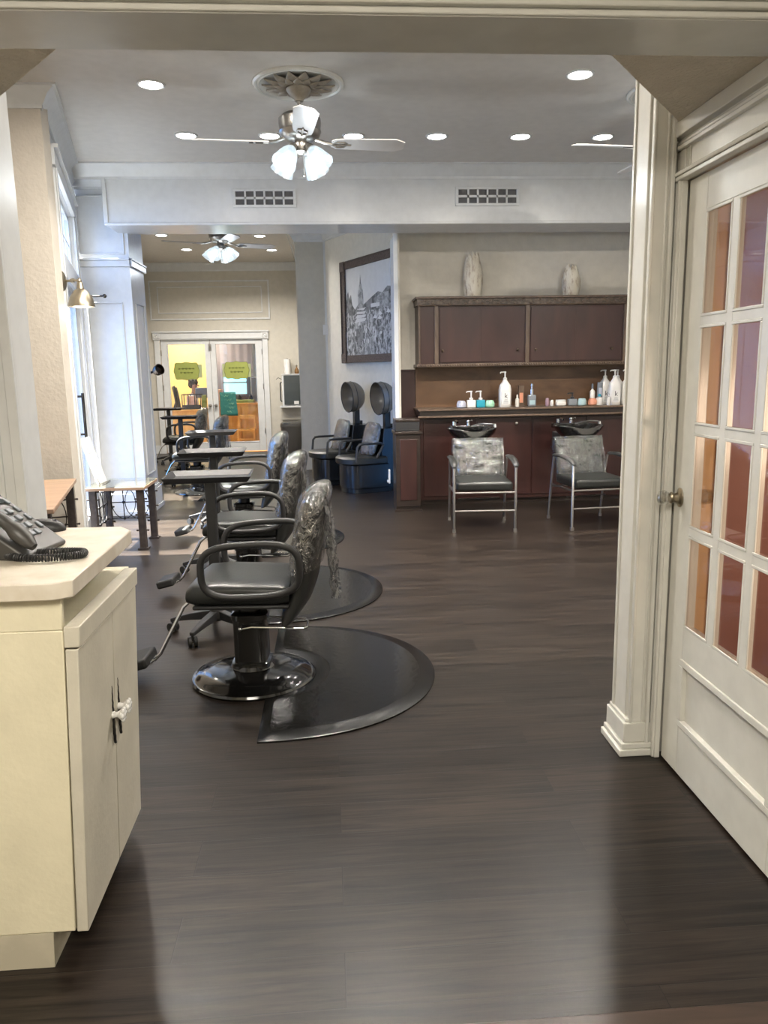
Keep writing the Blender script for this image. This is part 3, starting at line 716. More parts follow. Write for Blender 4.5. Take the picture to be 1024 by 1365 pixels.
# local frame: +x from left end to near end, -y into the salon
s = thing('framed_picture', 'large framed black and white street photograph hanging above the hair dryers', 'picture', (0, 0, 0))
ul = -dp          # left(far) -> right(near)
MPc = Matrix(((ul.x, 0, 0, 0), (ul.y, 0, 0, 0), (0, 0, 1, 0), (0, 0, 0, 1)))
nin = Vector((ul.y, -ul.x))       # pointing into the salon
def pw(t, off, z): p = P1 + ul * t + nin * off; return (p.x, p.y, z)
PM = Matrix(((ul.x, -nin.x, 0, P1.x), (ul.y, -nin.y, 0, P1.y), (0, 0, 1, 0), (0, 0, 0, 1)))  # local x along, -y into room
t0, t1, z0, z1 = .62, 2.55, 1.62, 3.02
g = G(); g.X = PM
fw = .105
for a, b in (((t0, z0), (t1, z0 + fw)), ((t0, z1 - fw), (t1, z1)), ((t0, z0 + fw), (t0 + fw, z1 - fw)), ((t1 - fw, z0 + fw), (t1, z1 - fw))):
    g.box((a[0], -.04, a[1]), (b[0], -.002, b[1]))
for a, b in (((t0, z0), (t1, z0 + .02)), ((t0, z1 - .02), (t1, z1)), ((t0, z0), (t0 + .02, z1)), ((t1 - .02, z0), (t1, z1))):
    g.box((a[0], -.055, a[1]), (b[0], -.04, b[1]))
for a in ((t0, z0), (t0, z1 - .13), (t1 - .13, z0), (t1 - .13, z1 - .13)): g.box((a[0] - .005, -.058, a[1] - .003), (a[0] + .135, -.04, a[1] + .133))
g.build('frame', 'pic_frame', s, bevel=.005)
g = G(); g.X = PM
def poly(pts, off, mi):
    g.mi = mi; g.prism(pts, -off, -off + .0015, 'xz')
x0, x1, y0, y1 = t0 + fw, t1 - fw, z0 + fw, z1 - fw
g.box((x0, -.012, y0), (x1, -.003, y1))
W_, H_ = x1 - x0, y1 - y0
def pp(l): return [(x0 + a * W_, y0 + b * H_) for a, b in l]
rg = random.Random(3)
hill = [(0, .0), (0, .62), (.02, .70), (.04, .74), (.06, .66), (.09, .70), (.11, .58), (.16, .52), (.22, .58), (.30, .56), (.38, .60), (.46, .64), (.55, .68), (.62, .66), (.70, .72), (.8, .70), (.9, .76), (1, .74), (1, 0)]
poly(pp(hill), .0145, 1)
tower = [(.215, .50), (.215, .68), (.225, .74), (.232, .72), (.240, .78), (.25, .80), (.262, .90), (.274, .80), (.282, .78), (.29, .72), (.298, .74), (.305, .68), (.305, .50)]
poly(pp(tower), .0165, 3)
poly(pp([(0, 0), (0, .46), (.05, .50), (.10, .44), (.18, .48), (.26, .44), (.40, .50), (.55, .48), (.70, .54), (1, .52), (1, 0)]), .0185, 2)
poly(pp([(.52, .50), (.52, .62), (.60, .66), (.72, .66), (.74, .50)]), .0200, 3)
poly(pp([(.44, .52), (.44, .56), (.58, .56), (.58, .52)]), .0215, 4)
for k in range(4): poly(pp([(.15 + .02 * k, .37 + .05 * k), (.20, .42 + .035 * k), (.36, .41 + .04 * k), (.34 - .01 * k, .38 + .04 * k)]), .0205 + .0003 * k, 4)
poly(pp([(.12, .20), (.17, .30), (.28, .30), (.33, .18), (.22, .12)]), .0207, 1)
poly(pp([(.26, .0), (.36, .22), (.46, .18), (.50, .0)]), .0209, 3)
for k in range(46):
    a = rg.uniform(.02, .96); b = rg.uniform(.01, .34); h_ = rg.uniform(.03, .07)
    poly(pp([(a, b), (a - .004, b + h_ * .7), (a + .006, b + h_), (a + .016, b + h_ * .7), (a + .012, b)]), .0215 + k * .00004, 4 if k % 2 else 1)
for k in range(12):
    a = rg.uniform(.4, .95); b = rg.uniform(.34, .48)
    poly(pp([(a - .03, b), (a, b + .04), (a + .04, b), (a + .01, b - .01)]), .0212 + k * .00004, 4 if k % 3 else 3)
g.build('print', ['sky', 'ph_dark', 'ph_crowd', 'ph_mid', 'ph_light'], s)

# ------------------------------------------------------------------ shampoo wall: base, counter, uppers
YB = 8.50
s = thing('base_cabinet', 'long burgundy wood base cabinet along the back wall below the counter', 'cabinet', (1.0, YB, 0))
G().box((0, 0, .06), (3.05, .37, .985)).build('body', 'burg', s)
g = G()
g.build('spare', 'burg', s) if False else g.bm.free()
for k in range(5):
    G().box((.04 + k * .615, -.014, .10), (.04 + k * .615 + .60, 0, .965)).build('panel', 'burg', s, bevel=.003)
G().box((.0, .04, 0), (3.05, .3, .06)).build('toe_kick', 'espresso', s)
G().lathe([(.012, 0), (.008, .012), (.017, .022), (.015, .032), (0, .036)], (1.08, -.014, .90), 14, axis=Matrix.Rotation(PI/2, 3, 'X')).build('knob', 'nickel', s)
s = thing('counter_shelf', 'long brown ledge counter carrying the hair product bottles', 'counter', (.97, 8.36, .985))
G().box((0, 0, .075), (3.08, .52, .095)).build('top_board', 'browntrim', s, bevel=.003)
G().box((.02, .03, .02), (3.08, .50, .075)).build('apron', 'espresso', s)
G().box((.0, .01, 0.0), (3.08, .045, .02)).build('bead', 'browntrim', s, bevel=.004)
ZT = 1.08
struct('wall_backsplash', G().box((1.0, 8.855, ZT), (4.05, 8.88, 1.53)), 'backsplash')
tag(G().box((.80, 8.855, .0), (.995, 8.88, 1.50)).box((.80, 8.84, 1.49), (.995, 8.88, 1.51)).build('wall_panel', 'burg2', bevel=.003), 'narrow burgundy wainscot panel on the wall left of the brown ledge', 'panel')
s = thing('upper_cabinet', 'dark burgundy upper wall cabinet with carved cornice and sliding doors', 'cabinet', (1.0, 8.56, 1.53))
G().box((0, 0, .03), (3.05, .32, .66)).build('body', 'burg', s)
G().box((-.02, -.03, 0), (3.07, .32, .035)).build('bottom_rail', 'browntrim', s, bevel=.004)
g = G()
for k in range(110): g.ball((.0 + k * .0275, -.034, .017), .009, 6, 4)
g.build('beading', 'browntrim', s)
G().box((-.01, -.025, .66), (3.06, .32, .725)).build('carved_frieze', 'carved', s)
g = G()
rr = 0
for k in range(34):      # leaf scroll relief
    x = .04 + k * .09; up = .018 if k % 2 else -.018
    g.tube([(x + .045 * math.cos(a) * (1 - a / 9), -.03, .692 + up * .3 + .024 * math.sin(a) * (1 - a / 9)) for a in [i * .5 for i in range(12)]], .004, 5)
    g.ball((x + .03, -.03, .692 - up), (.018, .006, .011), 8, 5)
g.build('leaf_scroll', 'browntrim', s)
G().box((-.03, -.045, .725), (3.08, .32, .75)).box((-.015, -.032, .652), (3.065, .0, .664)).build('cornice', 'browntrim', s, bevel=.006)
for x in (0.0, .175, 1.185, 2.29): G().box((x, -.022, .035), (x + (.045 if x else .02), 0, .655)).build('pilaster', 'browntrim', s, bevel=.004)
for k, (a, b, kx) in enumerate(((.235, .69, .265), (.66, 1.17, 1.10), (1.245, 1.75, 1.30), (1.72, 2.27, 2.16), (2.345, 2.75, 2.39))):
    dd_ = G().box((a, -.010 if k % 2 else -.016, .05), (b, 0 if k % 2 else -.004, .635)).build('sliding_door', 'burg', s, bevel=.002)
    G().lathe([(.010, 0), (.007, .01), (.015, .02), (.013, .028), (0, .031)], (kx, -.014, .175), 12, axis=Matrix.Rotation(PI/2, 3, 'X')).build('knob', 'bronze', dd_)
# pilaster panel left
# vases
def vase(x, y, h, rmax, label, seed):
    rn = random.Random(seed); g = G(); n = 28; rr = []
    prof = [(0, .78), (.06, .86), (.3, 1.0), (.55, .98), (.75, .86), (.9, .70), (1.0, .50)]
    jag = [1 + (.10 * rn.random() if k % 4 in (0, 1) else -.03) for k in range(n)]
    for f, w in prof:
        rr.append([(math.cos(2*PI*k/n) * rmax * w * (1 + .06 * math.sin(k * 2.3 + f * 5)), math.sin(2*PI*k/n) * rmax * w * .8, f * h * (jag[k] if f > .85 else 1)) for k in range(n)])
    rr.append([(math.cos(2*PI*k/n) * rmax * .5, math.sin(2*PI*k/n) * rmax * .4, h * .9 * 1) for k in range(n)])
    rr.append([(math.cos(2*PI*k/n) * rmax * .4, math.sin(2*PI*k/n) * rmax * .3, h * .3) for k in range(n)])
    g.rings(rr)
    o = g.build('shell_vase', 'vase', label=label, cat='vase', group='streaked vases on the upper cabinet'); o.location = (x, y, 2.28)
vase(1.635, 8.74, .46, .105, 'taller streaked cream vase with jagged rim on the upper cabinet', 1)
vase(2.745, 8.74, .33, .10, 'shorter streaked cream vase with jagged rim on the upper cabinet', 5)

# kiosk cabinet and box
s = thing('narrow_cabinet', 'narrow dark brown cabinet at the left end of the brown ledge', 'cabinet', (.70, 8.15, 0))
G().box((.0, .0, .05), (.265, .36, .83)).build('body', 'espresso', s, bevel=.004)
G().box((-.015, -.02, .83), (.285, .36, .862)).build('top', 'espresso', s, bevel=.006)
G().box((.045, -.008, .12), (.225, 0, .78)).build('front_panel', 'burg', s, bevel=.004)
G().box((.0, .01, 0), (.265, .36, .05)).box((-.015, -.015, 0), (.28, 0.0, .022)).build('plinth', 'espresso', s)
s = thing('black_box', 'low black box on top of the narrow dark cabinet', 'box', (.70, 8.15, .862))
G().box((.0, .02, 0), (.26, .3, .12)).build('body', 'blackplastic', s, bevel=.006)
G().box((.0, .015, .10), (.26, .3, .128)).build('lid', 'espresso', s, bevel=.006)
tag(G().box((.655, 8.62, .24), (.675, 8.70, .40)).box((.64, 8.63, .25), (.655, 8.66, .28)).build('wall_outlet', 'porcelain', bevel=.004), 'white outlet low on the partition edge left of the narrow dark cabinet', 'outlet')

# ------------------------------------------------------------------ bottles on the ledge
def pump_head(s, z, h, m='bwhite', dirx=-1, r=.010):
    G().lathe([(.022, z), (.022, z + .02), (.008, z + .025), (.008, z + h - .015), (.013, z + h - .015), (.013, z + h), (0, z + h)], n=14).build('pump', m, s)
    G().tube([(0, 0, z + h - .006), (dirx * .045, 0, z + h - .008), (dirx * .055, 0, z + h - .018)], .007, 8).build('spout', m, s)
TXT = {}
def letter(parent, ch, size, loc, m='bink'):
    if ch not in TXT:
        c = bpy.data.curves.new('t', 'FONT'); c.body = ch; c.size = 1; c.align_x = 'CENTER'; c.extrude = .01
        o = bpy.data.objects.new('t', c); COL.objects.link(o)
        bpy.context.view_layer.update()
        me = bpy.data.meshes.new_from_object(o.evaluated_get(bpy.context.evaluated_depsgraph_get()))
        bpy.data.objects.remove(o); TXT[ch] = me
    me = TXT[ch].copy(); me.materials.clear(); me.materials.append(M[m])
    o = bpy.data.objects.new('letter', me); COL.objects.link(o); o.parent = parent
    o.location = loc; o.rotation_euler = (R(90), 0, 0); o.scale = (size, size, .1)
    return o
def gallon(x, y, label, rz=0):
    s = thing('shampoo_bottle', label, 'bottle', (x, y, ZT), rz, 'large white pump bottles')
    rr = []
    for z, a, b in ((0, .062, .05), (.008, .068, .055), (.19, .068, .055), (.24, .058, .05), (.285, .026, .026), (.30, .02, .02)):
        rr.append([(math.copysign(abs(math.cos(t)) ** .6, math.cos(t)) * a, math.copysign(abs(math.sin(t)) ** .6, math.sin(t)) * b, z) for t in [2*PI*k/28 for k in range(28)]])
    G().rings(rr).build('body', 'bwhite', s)
    pump_head(s, .30, .09)
    G().box((-.045, -.0565, .03), (.045, -.0545, .165)).build('front_label', 'label', s)
    letter(s, 'k', .078, (0, -.058, .10))
    g = G()
    for k in range(4): g.box((-.03 + .004 * k, -.058, .045 + k * .012), (.03 - .004 * k, -.0566, .048 + k * .012))
    g.build('small_print', 'greyb', s)
    G().tube([(-.05, 0, .19), (-.085, 0, .20), (-.085, 0, .10), (-.06, 0, .08)], .010, 8).build('handle', 'bwhite', s) if False else None
gallon(1.965, 8.55, 'large white pump bottle marked k standing alone left of centre on the ledge')
gallon(3.215, 8.55, 'large white pump bottle marked k, left one of the pair at the right end')
gallon(3.362, 8.55, 'large white pump bottle marked k, right one of the pair at the right end')
gallon(3.165, 8.72, 'large white bottle half hidden behind the left pump bottle of the pair')
gallon(3.31, 8.72, 'large white bottle half hidden behind the right pump bottle of the pair')
def jar(x, w, h, m, label, cap='bwhite', y=8.55, name='product_jar'):
    s = thing(name, label, 'jar', (x, y, ZT), 0, 'small jars and pots on the ledge')
    G().lathe([(w * .40, 0), (w * .5, h * .12), (w * .5, h * .62), (w * .42, h * .86), (w * .3, h), (0, h)], n=24).build('body', m, s)
    G().lathe([(w * .43, h * .78), (w * .40, h * .98), (w * .3, h * 1.04), (0, h * 1.05)], n=24).build('lid', m if cap is None else cap, s)
def pot(x, w, h, m, label, ph, y=8.55):
    s = thing('pump_pot', label, 'bottle', (x, y, ZT), 0, 'small pump bottles on the ledge')
    G().box((-w/2, -.035, 0), (w/2, .035, h)).build('body', m, s, bevel=.008, seg=3)
    pump_head(s, h, ph)
    G().box((-w * .3, -.0375, h * .2), (w * .3, -.0355, h * .7)).build('front_label', 'label' if m == 'bwhite' else m, s)
def slim(x, r, h, m, label, cap='bwhite', y=8.55, neck=.3):
    s = thing('slim_bottle', label, 'bottle', (x, y, ZT), 0, 'slim bottles on the ledge')
    G().lathe([(r * .9, 0), (r, .01), (r, h * .62), (r * neck, h * .74), (r * neck, h * .78), (0, h * .78)], n=20).build('body', m, s)
    G().lathe([(r * neck * 1.4, h * .76), (r * neck * 1.3, h * .95), (r * neck * .6, h), (0, h)], n=14).build('cap', cap, s)
jar(1.475, .105, .075, 'lav', 'lavender grey domed jar, leftmost on the ledge', None)
pot(1.585, .095, .085, 'bwhite', 'small white square pump bottle second from the left', .10)
pot(1.690, .095, .085, 'teal', 'small teal square pump bottle near the left end', .10)
jar(1.795, .105, .075, 'mint', 'mint green domed jar right of the teal pump bottle', None)
slim(2.105, .022, .135, 'bwhite', 'small white slim bottle right of the lone large pump bottle')
s = thing('product_carton', 'tall brown carton between small white bottle and grey spray bottle', 'carton', (2.172, 8.66, ZT)); G().box((-.03, -.03, 0), (.03, .03, .23)).build('carton_body', 'browntrim', s, bevel=.002); G().box((-.02, -.032, .04), (.02, -.030, .15)).build('front_label', 'peach', s)
s = thing('spray_bottle', 'grey translucent square spray bottle with silver neck in the middle', 'bottle', (2.27, 8.55, ZT))
G().box((-.045, -.03, 0), (.045, .03, .13)).build('body', 'greyb', s, bevel=.012, seg=3); G().lathe([(.02, .13), (.02, .19), (.012, .195), (.012, .22), (.018, .225), (.014, .25), (0, .255)], n=16).build('sprayer', 'chrome', s)
G().box((-.03, -.032, .02), (.03, -.0305, .07)).build('front_label', 'paleaqua', s)
jar(2.448, .045, .085, 'mauve', 'small mauve tube left of the white lidded pot', None)
jar(2.50, .04, .065, 'bwhite', 'tiny white round pot beside the mauve tube', None)
s = thing('cream_tub', 'flat white oblong tub in the middle of the small jars', 'tub', (2.60, 8.55, ZT)); G().box((-.055, -.04, 0), (.055, .04, .055)).build('body', 'bwhite', s, bevel=.015, seg=3); G().box((-.05, -.037, .056), (.05, .037, .068)).build('lid', 'paper', s, bevel=.005)
s = thing('gel_bottle', 'squat dark grey bottle with black pump right of the white tub', 'bottle', (2.735, 8.56, ZT)); G().box((-.05, -.035, 0), (.05, .035, .075)).build('body', 'greyb', s, bevel=.01, seg=3); pump_head(s, .075, .07, 'blackplastic')
jar(2.845, .10, .075, 'paleaqua', 'pale aqua domed jar left of the copper jar', None)
jar(2.965, .10, .075, 'peach', 'copper coloured domed jar left of the aqua capped bottle', None)
slim(3.045, .040, .125, 'bwhite', 'round white bottle with aqua cap right of the copper jar', 'teal')
s = thing('product_tube', 'tall grey blue tube behind the slim white bottles', 'tube', (3.085, 8.66, ZT)); G().lathe([(.028, 0), (.028, .03), (.034, .05), (.03, .24), (.03, .25)], n=20, sy=.6).build('body', 'greyb', s); G().box((-.018, -.022, .1), (.018, -.018, .19)).build('front_label', 'lav', s)
jar_ = None
slim(3.118, .020, .13, 'bwhite', 'short white slim bottle in front of the grey blue tube', y=8.46)
slim(3.02, .03, .235, 'bwhite', 'tall white aerosol bottle left of the paired pump bottles', 'greyb', y=8.72)

# ------------------------------------------------------------------ beam vents
def vent(x0, x1, z0, z1, label):
    s = thing('air_vent', label, 'vent', ((x0 + x1) / 2, 8.0, (z0 + z1) / 2), 0, 'air vents on the ceiling beam')
    w, h = (x1 - x0) / 2, (z1 - z0) / 2
    G().box((-w + .02, -.004, -h + .02), (w - .02, -.001, h - .02)).build('backing', 'ventdark', s)
    g = G()
    for a, b in (((-w, -h), (w, -h + .025)), ((-w, h - .025), (w, h)), ((-w, -h + .025), (-w + .03, h - .025)), ((w - .03, -h + .025), (w, h - .025))): g.box((a[0], -.018, a[1]), (b[0], 0, b[1]))
    g.build('frame', 'whitecool', s, bevel=.003)
    g = G()
    for k in range(1, 6):
        x = -w + .03 + (2 * w - .06) * k / 6; g.box((x - .009, -.014, -h + .02), (x + .009, -.003, h - .02))
    g.box((-w + .03, -.014, -.011), (w - .03, -.003, .011))
    g.build('grille', 'whitecool', s)
vent(-.872, -.255, 3.09, 3.265, 'white six by two grille vent on the beam, left one near the fan')
vent(1.317, 1.96, 3.10, 3.28, 'white six by two grille vent on the beam, right one above the upper cabinet')

# ------------------------------------------------------------------ recessed lights
def can(x, y, z, label, power, col=(1, .93, .84), spread=104):
    s = thing('recessed_light', label, 'ceiling light', (x, y, z), 0, 'recessed ceiling lights')
    G().lathe([(.098, 0), (.098, -.006), (.085, -.010), (.078, -.006), (.078, 0)], n=28).build('trim_ring', 'whitecool', s)
    G().lathe([(.076, -.001), (.070, -.009), (.03, -.014), (0, -.015)], n=28).build('lens', 'led', s)
    L = bpy.data.lights.new('recessed_lamp', 'AREA'); L.shape = 'DISK'; L.size = .13; L.energy = power; L.color = col; L.spread = R(spread)
    o = bpy.data.objects.new('recessed_lamp', L); COL.objects.link(o); o.parent = s; o.location = (0, 0, -.022)
PWR = 15
can(-1.16, 5.87, ZC, 'recessed light nearest the doorway, left of the first ceiling fan', PWR)
for x, n_ in ((-1.13, 'recessed light at the left end of the row before the beam'), (-.43, 'recessed light just left of the first ceiling fan motor, in the row before the beam'), (.28, 'recessed light above the right blade of the first ceiling fan'), (1.0, 'recessed light fourth from the left in the row before the beam'), (1.73, 'recessed light fifth from the left in the row before the beam'), (2.46, 'recessed light at the right end of the row before the beam')):
    can(x, 7.04, ZC, n_, PWR)
for x, n_ in ((-1.15, 'leftmost'), (.3, 'second'), (1.75, 'third'), (3.1, 'rightmost')):
    can(x, 4.55, ZC, n_ + ' recessed light of the row hidden above the doorway header', 72, spread=176)
can(1.79, 5.62, ZC, 'lone recessed light nearest the doorway, right half of the ceiling', PWR)
for x, y, n_ in ((-2.375, 12.05, 'far room recessed light, front left'), (-2.25, 13.4, 'far room recessed light, rear left'), (-.95, 12.15, 'far room recessed light, front right'), (-.87, 13.52, 'far room recessed light, rear right'), (-1.56, 13.4, 'far room recessed light behind the far fan')):
    can(x, y, ZF, n_ + ' before the panelled wall', 26, spread=145)

# ------------------------------------------------------------------ ceiling fans
def medallion(x, y, z, r, label):
    s = thing('ceiling_medallion', label, 'medallion', (x, y, z), 0, 'ceiling medallions above the fans')
    G().lathe([(r, 0), (r * 1.0, -.010), (r * .97, -.022), (r * .93, -.022), (r * .90, -.012), (r * .86, -.018), (r * .83, -.012), (r * .78, -.006), (r * .2, -.006), (0, -.006)], n=56).build('rim', 'white', s)
    g = G()
    for ring, (r0, r1, n, w) in enumerate(((.25, .80, 14, .14), (.2, .58, 14, .12))):
        for k in range(n):
            a = 2 * PI * (k + .5 * ring) / n
            g.X = Rz(a); f = lambda u, v: ((r0 + (r1 - r0) * u) * r, (v - .5) * 2 * w * r * math.sin(PI * min(1, .18 + u * .82)) , -.008 - .026 * math.sin(PI * u * .9) - .012 * ring + .014 * abs(v - .5))
            g.sheet(f, 6, 4)
        g.X = Matrix()
    g.build('leaf_rosette', 'medal', s, solid=.004)
    return s
medallion(-.143, 5.83, ZC, .318, 'round ceiling medallion with leaf rosette above the first fan')
medallion(2.58, 5.94, ZC, .318, 'round ceiling medallion partly hidden by the right doorway casing')
def make_fan(loc, zb, drop, rz, label, lit=1, sr=.12):
    # loc = ceiling point ; zb = blade height below ceiling
    s = thing('ceiling_fan', label, 'ceiling fan', loc, 0, 'ceiling fans with glass shades')
    G().lathe([(0, -.02), (.085, -.022), (.088, -.04), (.07, -.07), (.05, -.09), (.035, -.10), (.03, -.115), (0, -.115)], n=32).build('canopy', 'medal', s)
    G().cyl((0, 0, -.10), (0, 0, -drop), .014, n=14).build('downrod', 'nickel', s)
    zt = -drop
    G().lathe([(0, zt + .01), (.05, zt + .01), (.12, zt - .005), (.148, zt - .03), (.15, zt - .06), (.145, zt - .10), (.15, zt - .115), (.135, zt - .15), (.10, zt - .17), (.06, zt - .185), (0, zt - .185)], n=36).build('motor_housing', 'nickel', s)
    zk = -zb
    for k in range(4):
        a = rz + 2 * PI * k / 4
        X = Rz(a) @ T(0, 0, zk) @ Rx(R(-12))
        g = G(); g.X = X
        pts = [(.22, -.035), (.25, -.062), (.32, -.07), (.68, -.082), (.745, -.045), (.745, .045), (.68, .082), (.32, .07), (.25, .062), (.22, .035)]
        g.prism(pts, -.004, .004)
        b_ = g.build('blade', 'fanwood', s)
        g = G(); g.X = X
        g.tube([(.10, 0, .03), (.17, 0, .006), (.24, 0, -.006)], .012, 8).tube([(.22, 0, -.008), (.26, .035, -.008), (.31, .03, -.008), (.33, 0, -.008), (.31, -.03, -.008), (.26, -.035, -.008)], .006, 6, closed=True).tube([(.24, 0, -.009), (.36, 0, -.009)], .006, 6)
        g.build('blade_iron', 'nickel', b_)
    z1 = zt - .185
    G().lathe([(0, z1), (.05, z1), (.055, z1 - .02), (.045, z1 - .05), (.06, z1 - .065), (.03, z1 - .085), (0, z1 - .09)], n=28).build('light_kit', 'nickel', s)
    for k in range(4):
        a = R(45) + k * PI / 2 + sr
        dr = Vector((math.cos(a) * .62, math.sin(a) * .62, -.78)); A_ = to_axis(dr)
        c = Vector((math.cos(a) * .085, math.sin(a) * .085, z1 - .045))
        G().tube([(math.cos(a) * .04, math.sin(a) * .04, z1 - .03), tuple(c)], .012, 8).lathe([(.022, -.02), (.03, 0), (.032, .02), (0, .02)], c, 16, axis=A_).build('lamp_arm', 'nickel', s)
        sh = G().lathe([(.030, .015), (.042, .03), (.062, .07), (.078, .13), (.088, .165), (.085, .165), (.074, .13), (.058, .07), (.038, .032), (.026, .02)], c, 24, axis=A_).build('glass_shade', 'shade', s)
        bb = c + dr * .085
        G().ball(tuple(bb), .026, 12, 8).build('bulb', 'bulb', sh)
    G().tube([(.02, -.03, z1 - .08), (.02, -.03, z1 - .22)], .0025, 5).ball((.02, -.03, z1 - .225), .008, 8, 6).build('pull_chain', 'nickel', s)
    L = bpy.data.lights.new('fan_lamp', 'POINT'); L.energy = 7 * lit; L.color = (.88, .95, 1); L.shadow_soft_size = .09
    o = bpy.data.objects.new('fan_lamp', L); COL.objects.link(o); o.parent = s; o.location = (0, 0, z1 - .30)
    return s
make_fan((-.143, 5.84, ZC), .385, .20, R(-85), 'silver ceiling fan with lit glass shades in the middle of the salon ceiling')
make_fan((2.58, 5.94, ZC), .385, .20, R(-85), 'ceiling fan mostly hidden behind the right doorway casing')
make_fan((-1.36, 10.7, ZF), .345, .16, R(-68), 'far ceiling fan with lit glass shades beyond the beam', 1, .45)

# ------------------------------------------------------------------ wall lamps
s = thing('wall_sconce', 'brushed metal swing-arm wall lamp with dome shade on the left wall', 'wall lamp', (-2.015, 6.30, 2.22))
G().lathe([(.0, 0), (.05, 0), (.05, .012), (.035, .022), (.02, .03), (0, .03)], (-.0, 0, 0), 24, axis=Matrix.Rotation(PI/2, 3, 'Y'), sx=1.5).build('back_plate', 'brass', s)
G().tube([(.02, 0, 0), (.10, -.02, .005), (.13, -.03, 0)], .010, 10).cyl((.07, -.012, .003), (.095, -.018, .004), .016, n=12).ball((.135, -.03, -.002), .02).build('arm', 'brass', s)
sh = G().lathe([(.012, 0), (.022, -.005), (.028, -.05), (.05, -.068), (.085, -.115), (.098, -.165), (.100, -.185), (.094, -.185), (.09, -.16), (.078, -.115), (.045, -.075), (.0, -.06)], (.14, -.03, -.01), 32).build('dome_shade', 'brass', s)
G().ball((.14, -.03, -.13), .028, 12, 8).build('bulb', 'bulb', sh)
L = bpy.data.lights.new('sconce_lamp', 'POINT'); L.energy = 3; L.color = (1, .95, .85); L.shadow_soft_size = .05
o = bpy.data.objects.new('sconce_lamp', L); COL.objects.link(o); o.parent = s; o.location = (.14, -.03, -.20)
g = G().cyl((-2.26, 7.30, 2.20), (-1.97, 7.26, 2.20), .009, n=10).ball((-1.965, 7.26, 2.20), .018)
tag(g.build('wall_rod', 'iron'), 'short black rod with ball end sticking out behind the dome shaded wall lamp', 'rod')
s = thing('swivel_spot', 'bronze swivel spot lamp on a black arm beyond the white pier', 'wall lamp', (-2.56, 9.55, 1.50))
G().lathe([(0, 0), (.04, 0), (.04, .02), (0, .02)], (-.03, 0, 0), 16, axis=Matrix.Rotation(PI/2, 3, 'Y')).build('back_plate', 'iron', s)
G().tube([(-.02, 0, 0), (.3, 0, -.01), (.50, -.02, .04)], .014, 8).build('arm', 'iron', s)
A_ = to_axis((.75, -.6, .35))
G().lathe([(0, -.05), (.04, -.045), (.06, -.01), (.066, .05), (.056, .05), (.05, .0), (0, -.01)], (.53, -.02, .05), 24, axis=A_).build('lamp_head', 'bronze', s)

# ------------------------------------------------------------------ tables by the left wall
def scroll_panel(x0, x1, z0, z1, y, r=.005):
    g = G(); w = x1 - x0; h = z1 - z0; cx = (x0 + x1) / 2
    for f in (.08, .5, .92): g.tube([(x0, y, z0 + h * f), (x1, y, z0 + h * f)], r, 6)
    for f in (.33, .67):
        c = x0 + w * f
        g.tube([(c, y, z0 + h * .08), (c, y, z0 + h * .92)], r, 6)
        for s1 in (-1, 1):
            g.tube([(c + s1 * w * .30 * math.sin(t * PI / 2), y, z0 + h * (.08 + .42 * (1 - math.cos(t * PI / 2)))) for t in [i / 8 for i in range(9)]], r * .8, 6)
            g.tube([(c + s1 * w * .30 * math.sin(t * PI / 2), y, z0 + h * (.92 - .42 * (1 - math.cos(t * PI / 2)))) for t in [i / 8 for i in range(9)]], r * .8, 6)
        for f2 in (.08, .5, .92): g.ball((c, y, z0 + h * f2), .014, 8, 6)
    return g
def iron_table(name, label, loc, rz, W, D, H, topm, glassy):
    s = thing(name, label, 'table', loc, rz, 'iron legged side tables')
    top = G().box((0, 0, H - .028), (W, D, H)).build('tabletop', topm, s, bevel=.004)
    if glassy: G().box((0.001, .001, H + .0005), (W - .001, D - .001, H + .009)).build('glass_sheet', 'tableglass', top)
    for x in (.05, W - .05):
        for y in (.05, D - .05):
            g = G().box((x - .028, y - .028, 0.012), (x + .028, y + .028, H - .028)).box((x - .045, y - .045, 0), (x + .045, y + .045, .014))
            for z in (.30, .55, .80):
                g.cyl((x - .045, y, z * H), (x + .045, y, z * H), .006, n=8).ball((x - .047, y, z * H), .009, 8, 6).ball((x + .047, y, z * H), .009, 8, 6)
            g.build('leg', 'ironbrown', s)
    scroll_panel(.07, W - .07, H * .3, H - .03, D - .05).build('scroll_grille', 'iron', s)
    g = scroll_panel(.07, D - .07, H * .3, H - .03, 0); g.bm.transform(Matrix(((0, -1, 0, .05), (1, 0, 0, 0), (0, 0, 1, 0), (0, 0, 0, 1)))); g.build('scroll_grille', 'iron', s)
    return s
iron_table('glass_top_table', 'glass topped iron legged table standing by the white pier', (-2.10, 6.66, 0), R(1), .50, .56, .555, 'tablewood', True)
iron_table('wooden_side_table', 'oak topped iron legged table half hidden behind the left doorway casing', (-2.30, 4.33, 0), R(12.4), .72, 1.40, .75, 'tablewood', False)
s = thing('price_board', 'white slanted notice board leaning on the glass topped table', 'notice board', (-2.02, 6.93, .565))
g = G(); g.X = Ry(R(-17)); g.box((-.012, -.13, .0), (.0, .13, .42)); g.build('board', 'paper', s, bevel=.003)
g = G(); g.X = Ry(R(-17))
for k in range(7): g.box((.0, -.09, .08 + k * .04), (.002, .09 - .02 * (k % 3), .084 + k * .04))
g.build('text_lines', 'lav', s)
G().tube([(.0, -.1, .0), (-.06, -.1, .16)], .005, 6).tube([(.03, -.12, .006), (.03, .12, .006)], .005, 6).build('easel_foot', 'chrome', s)

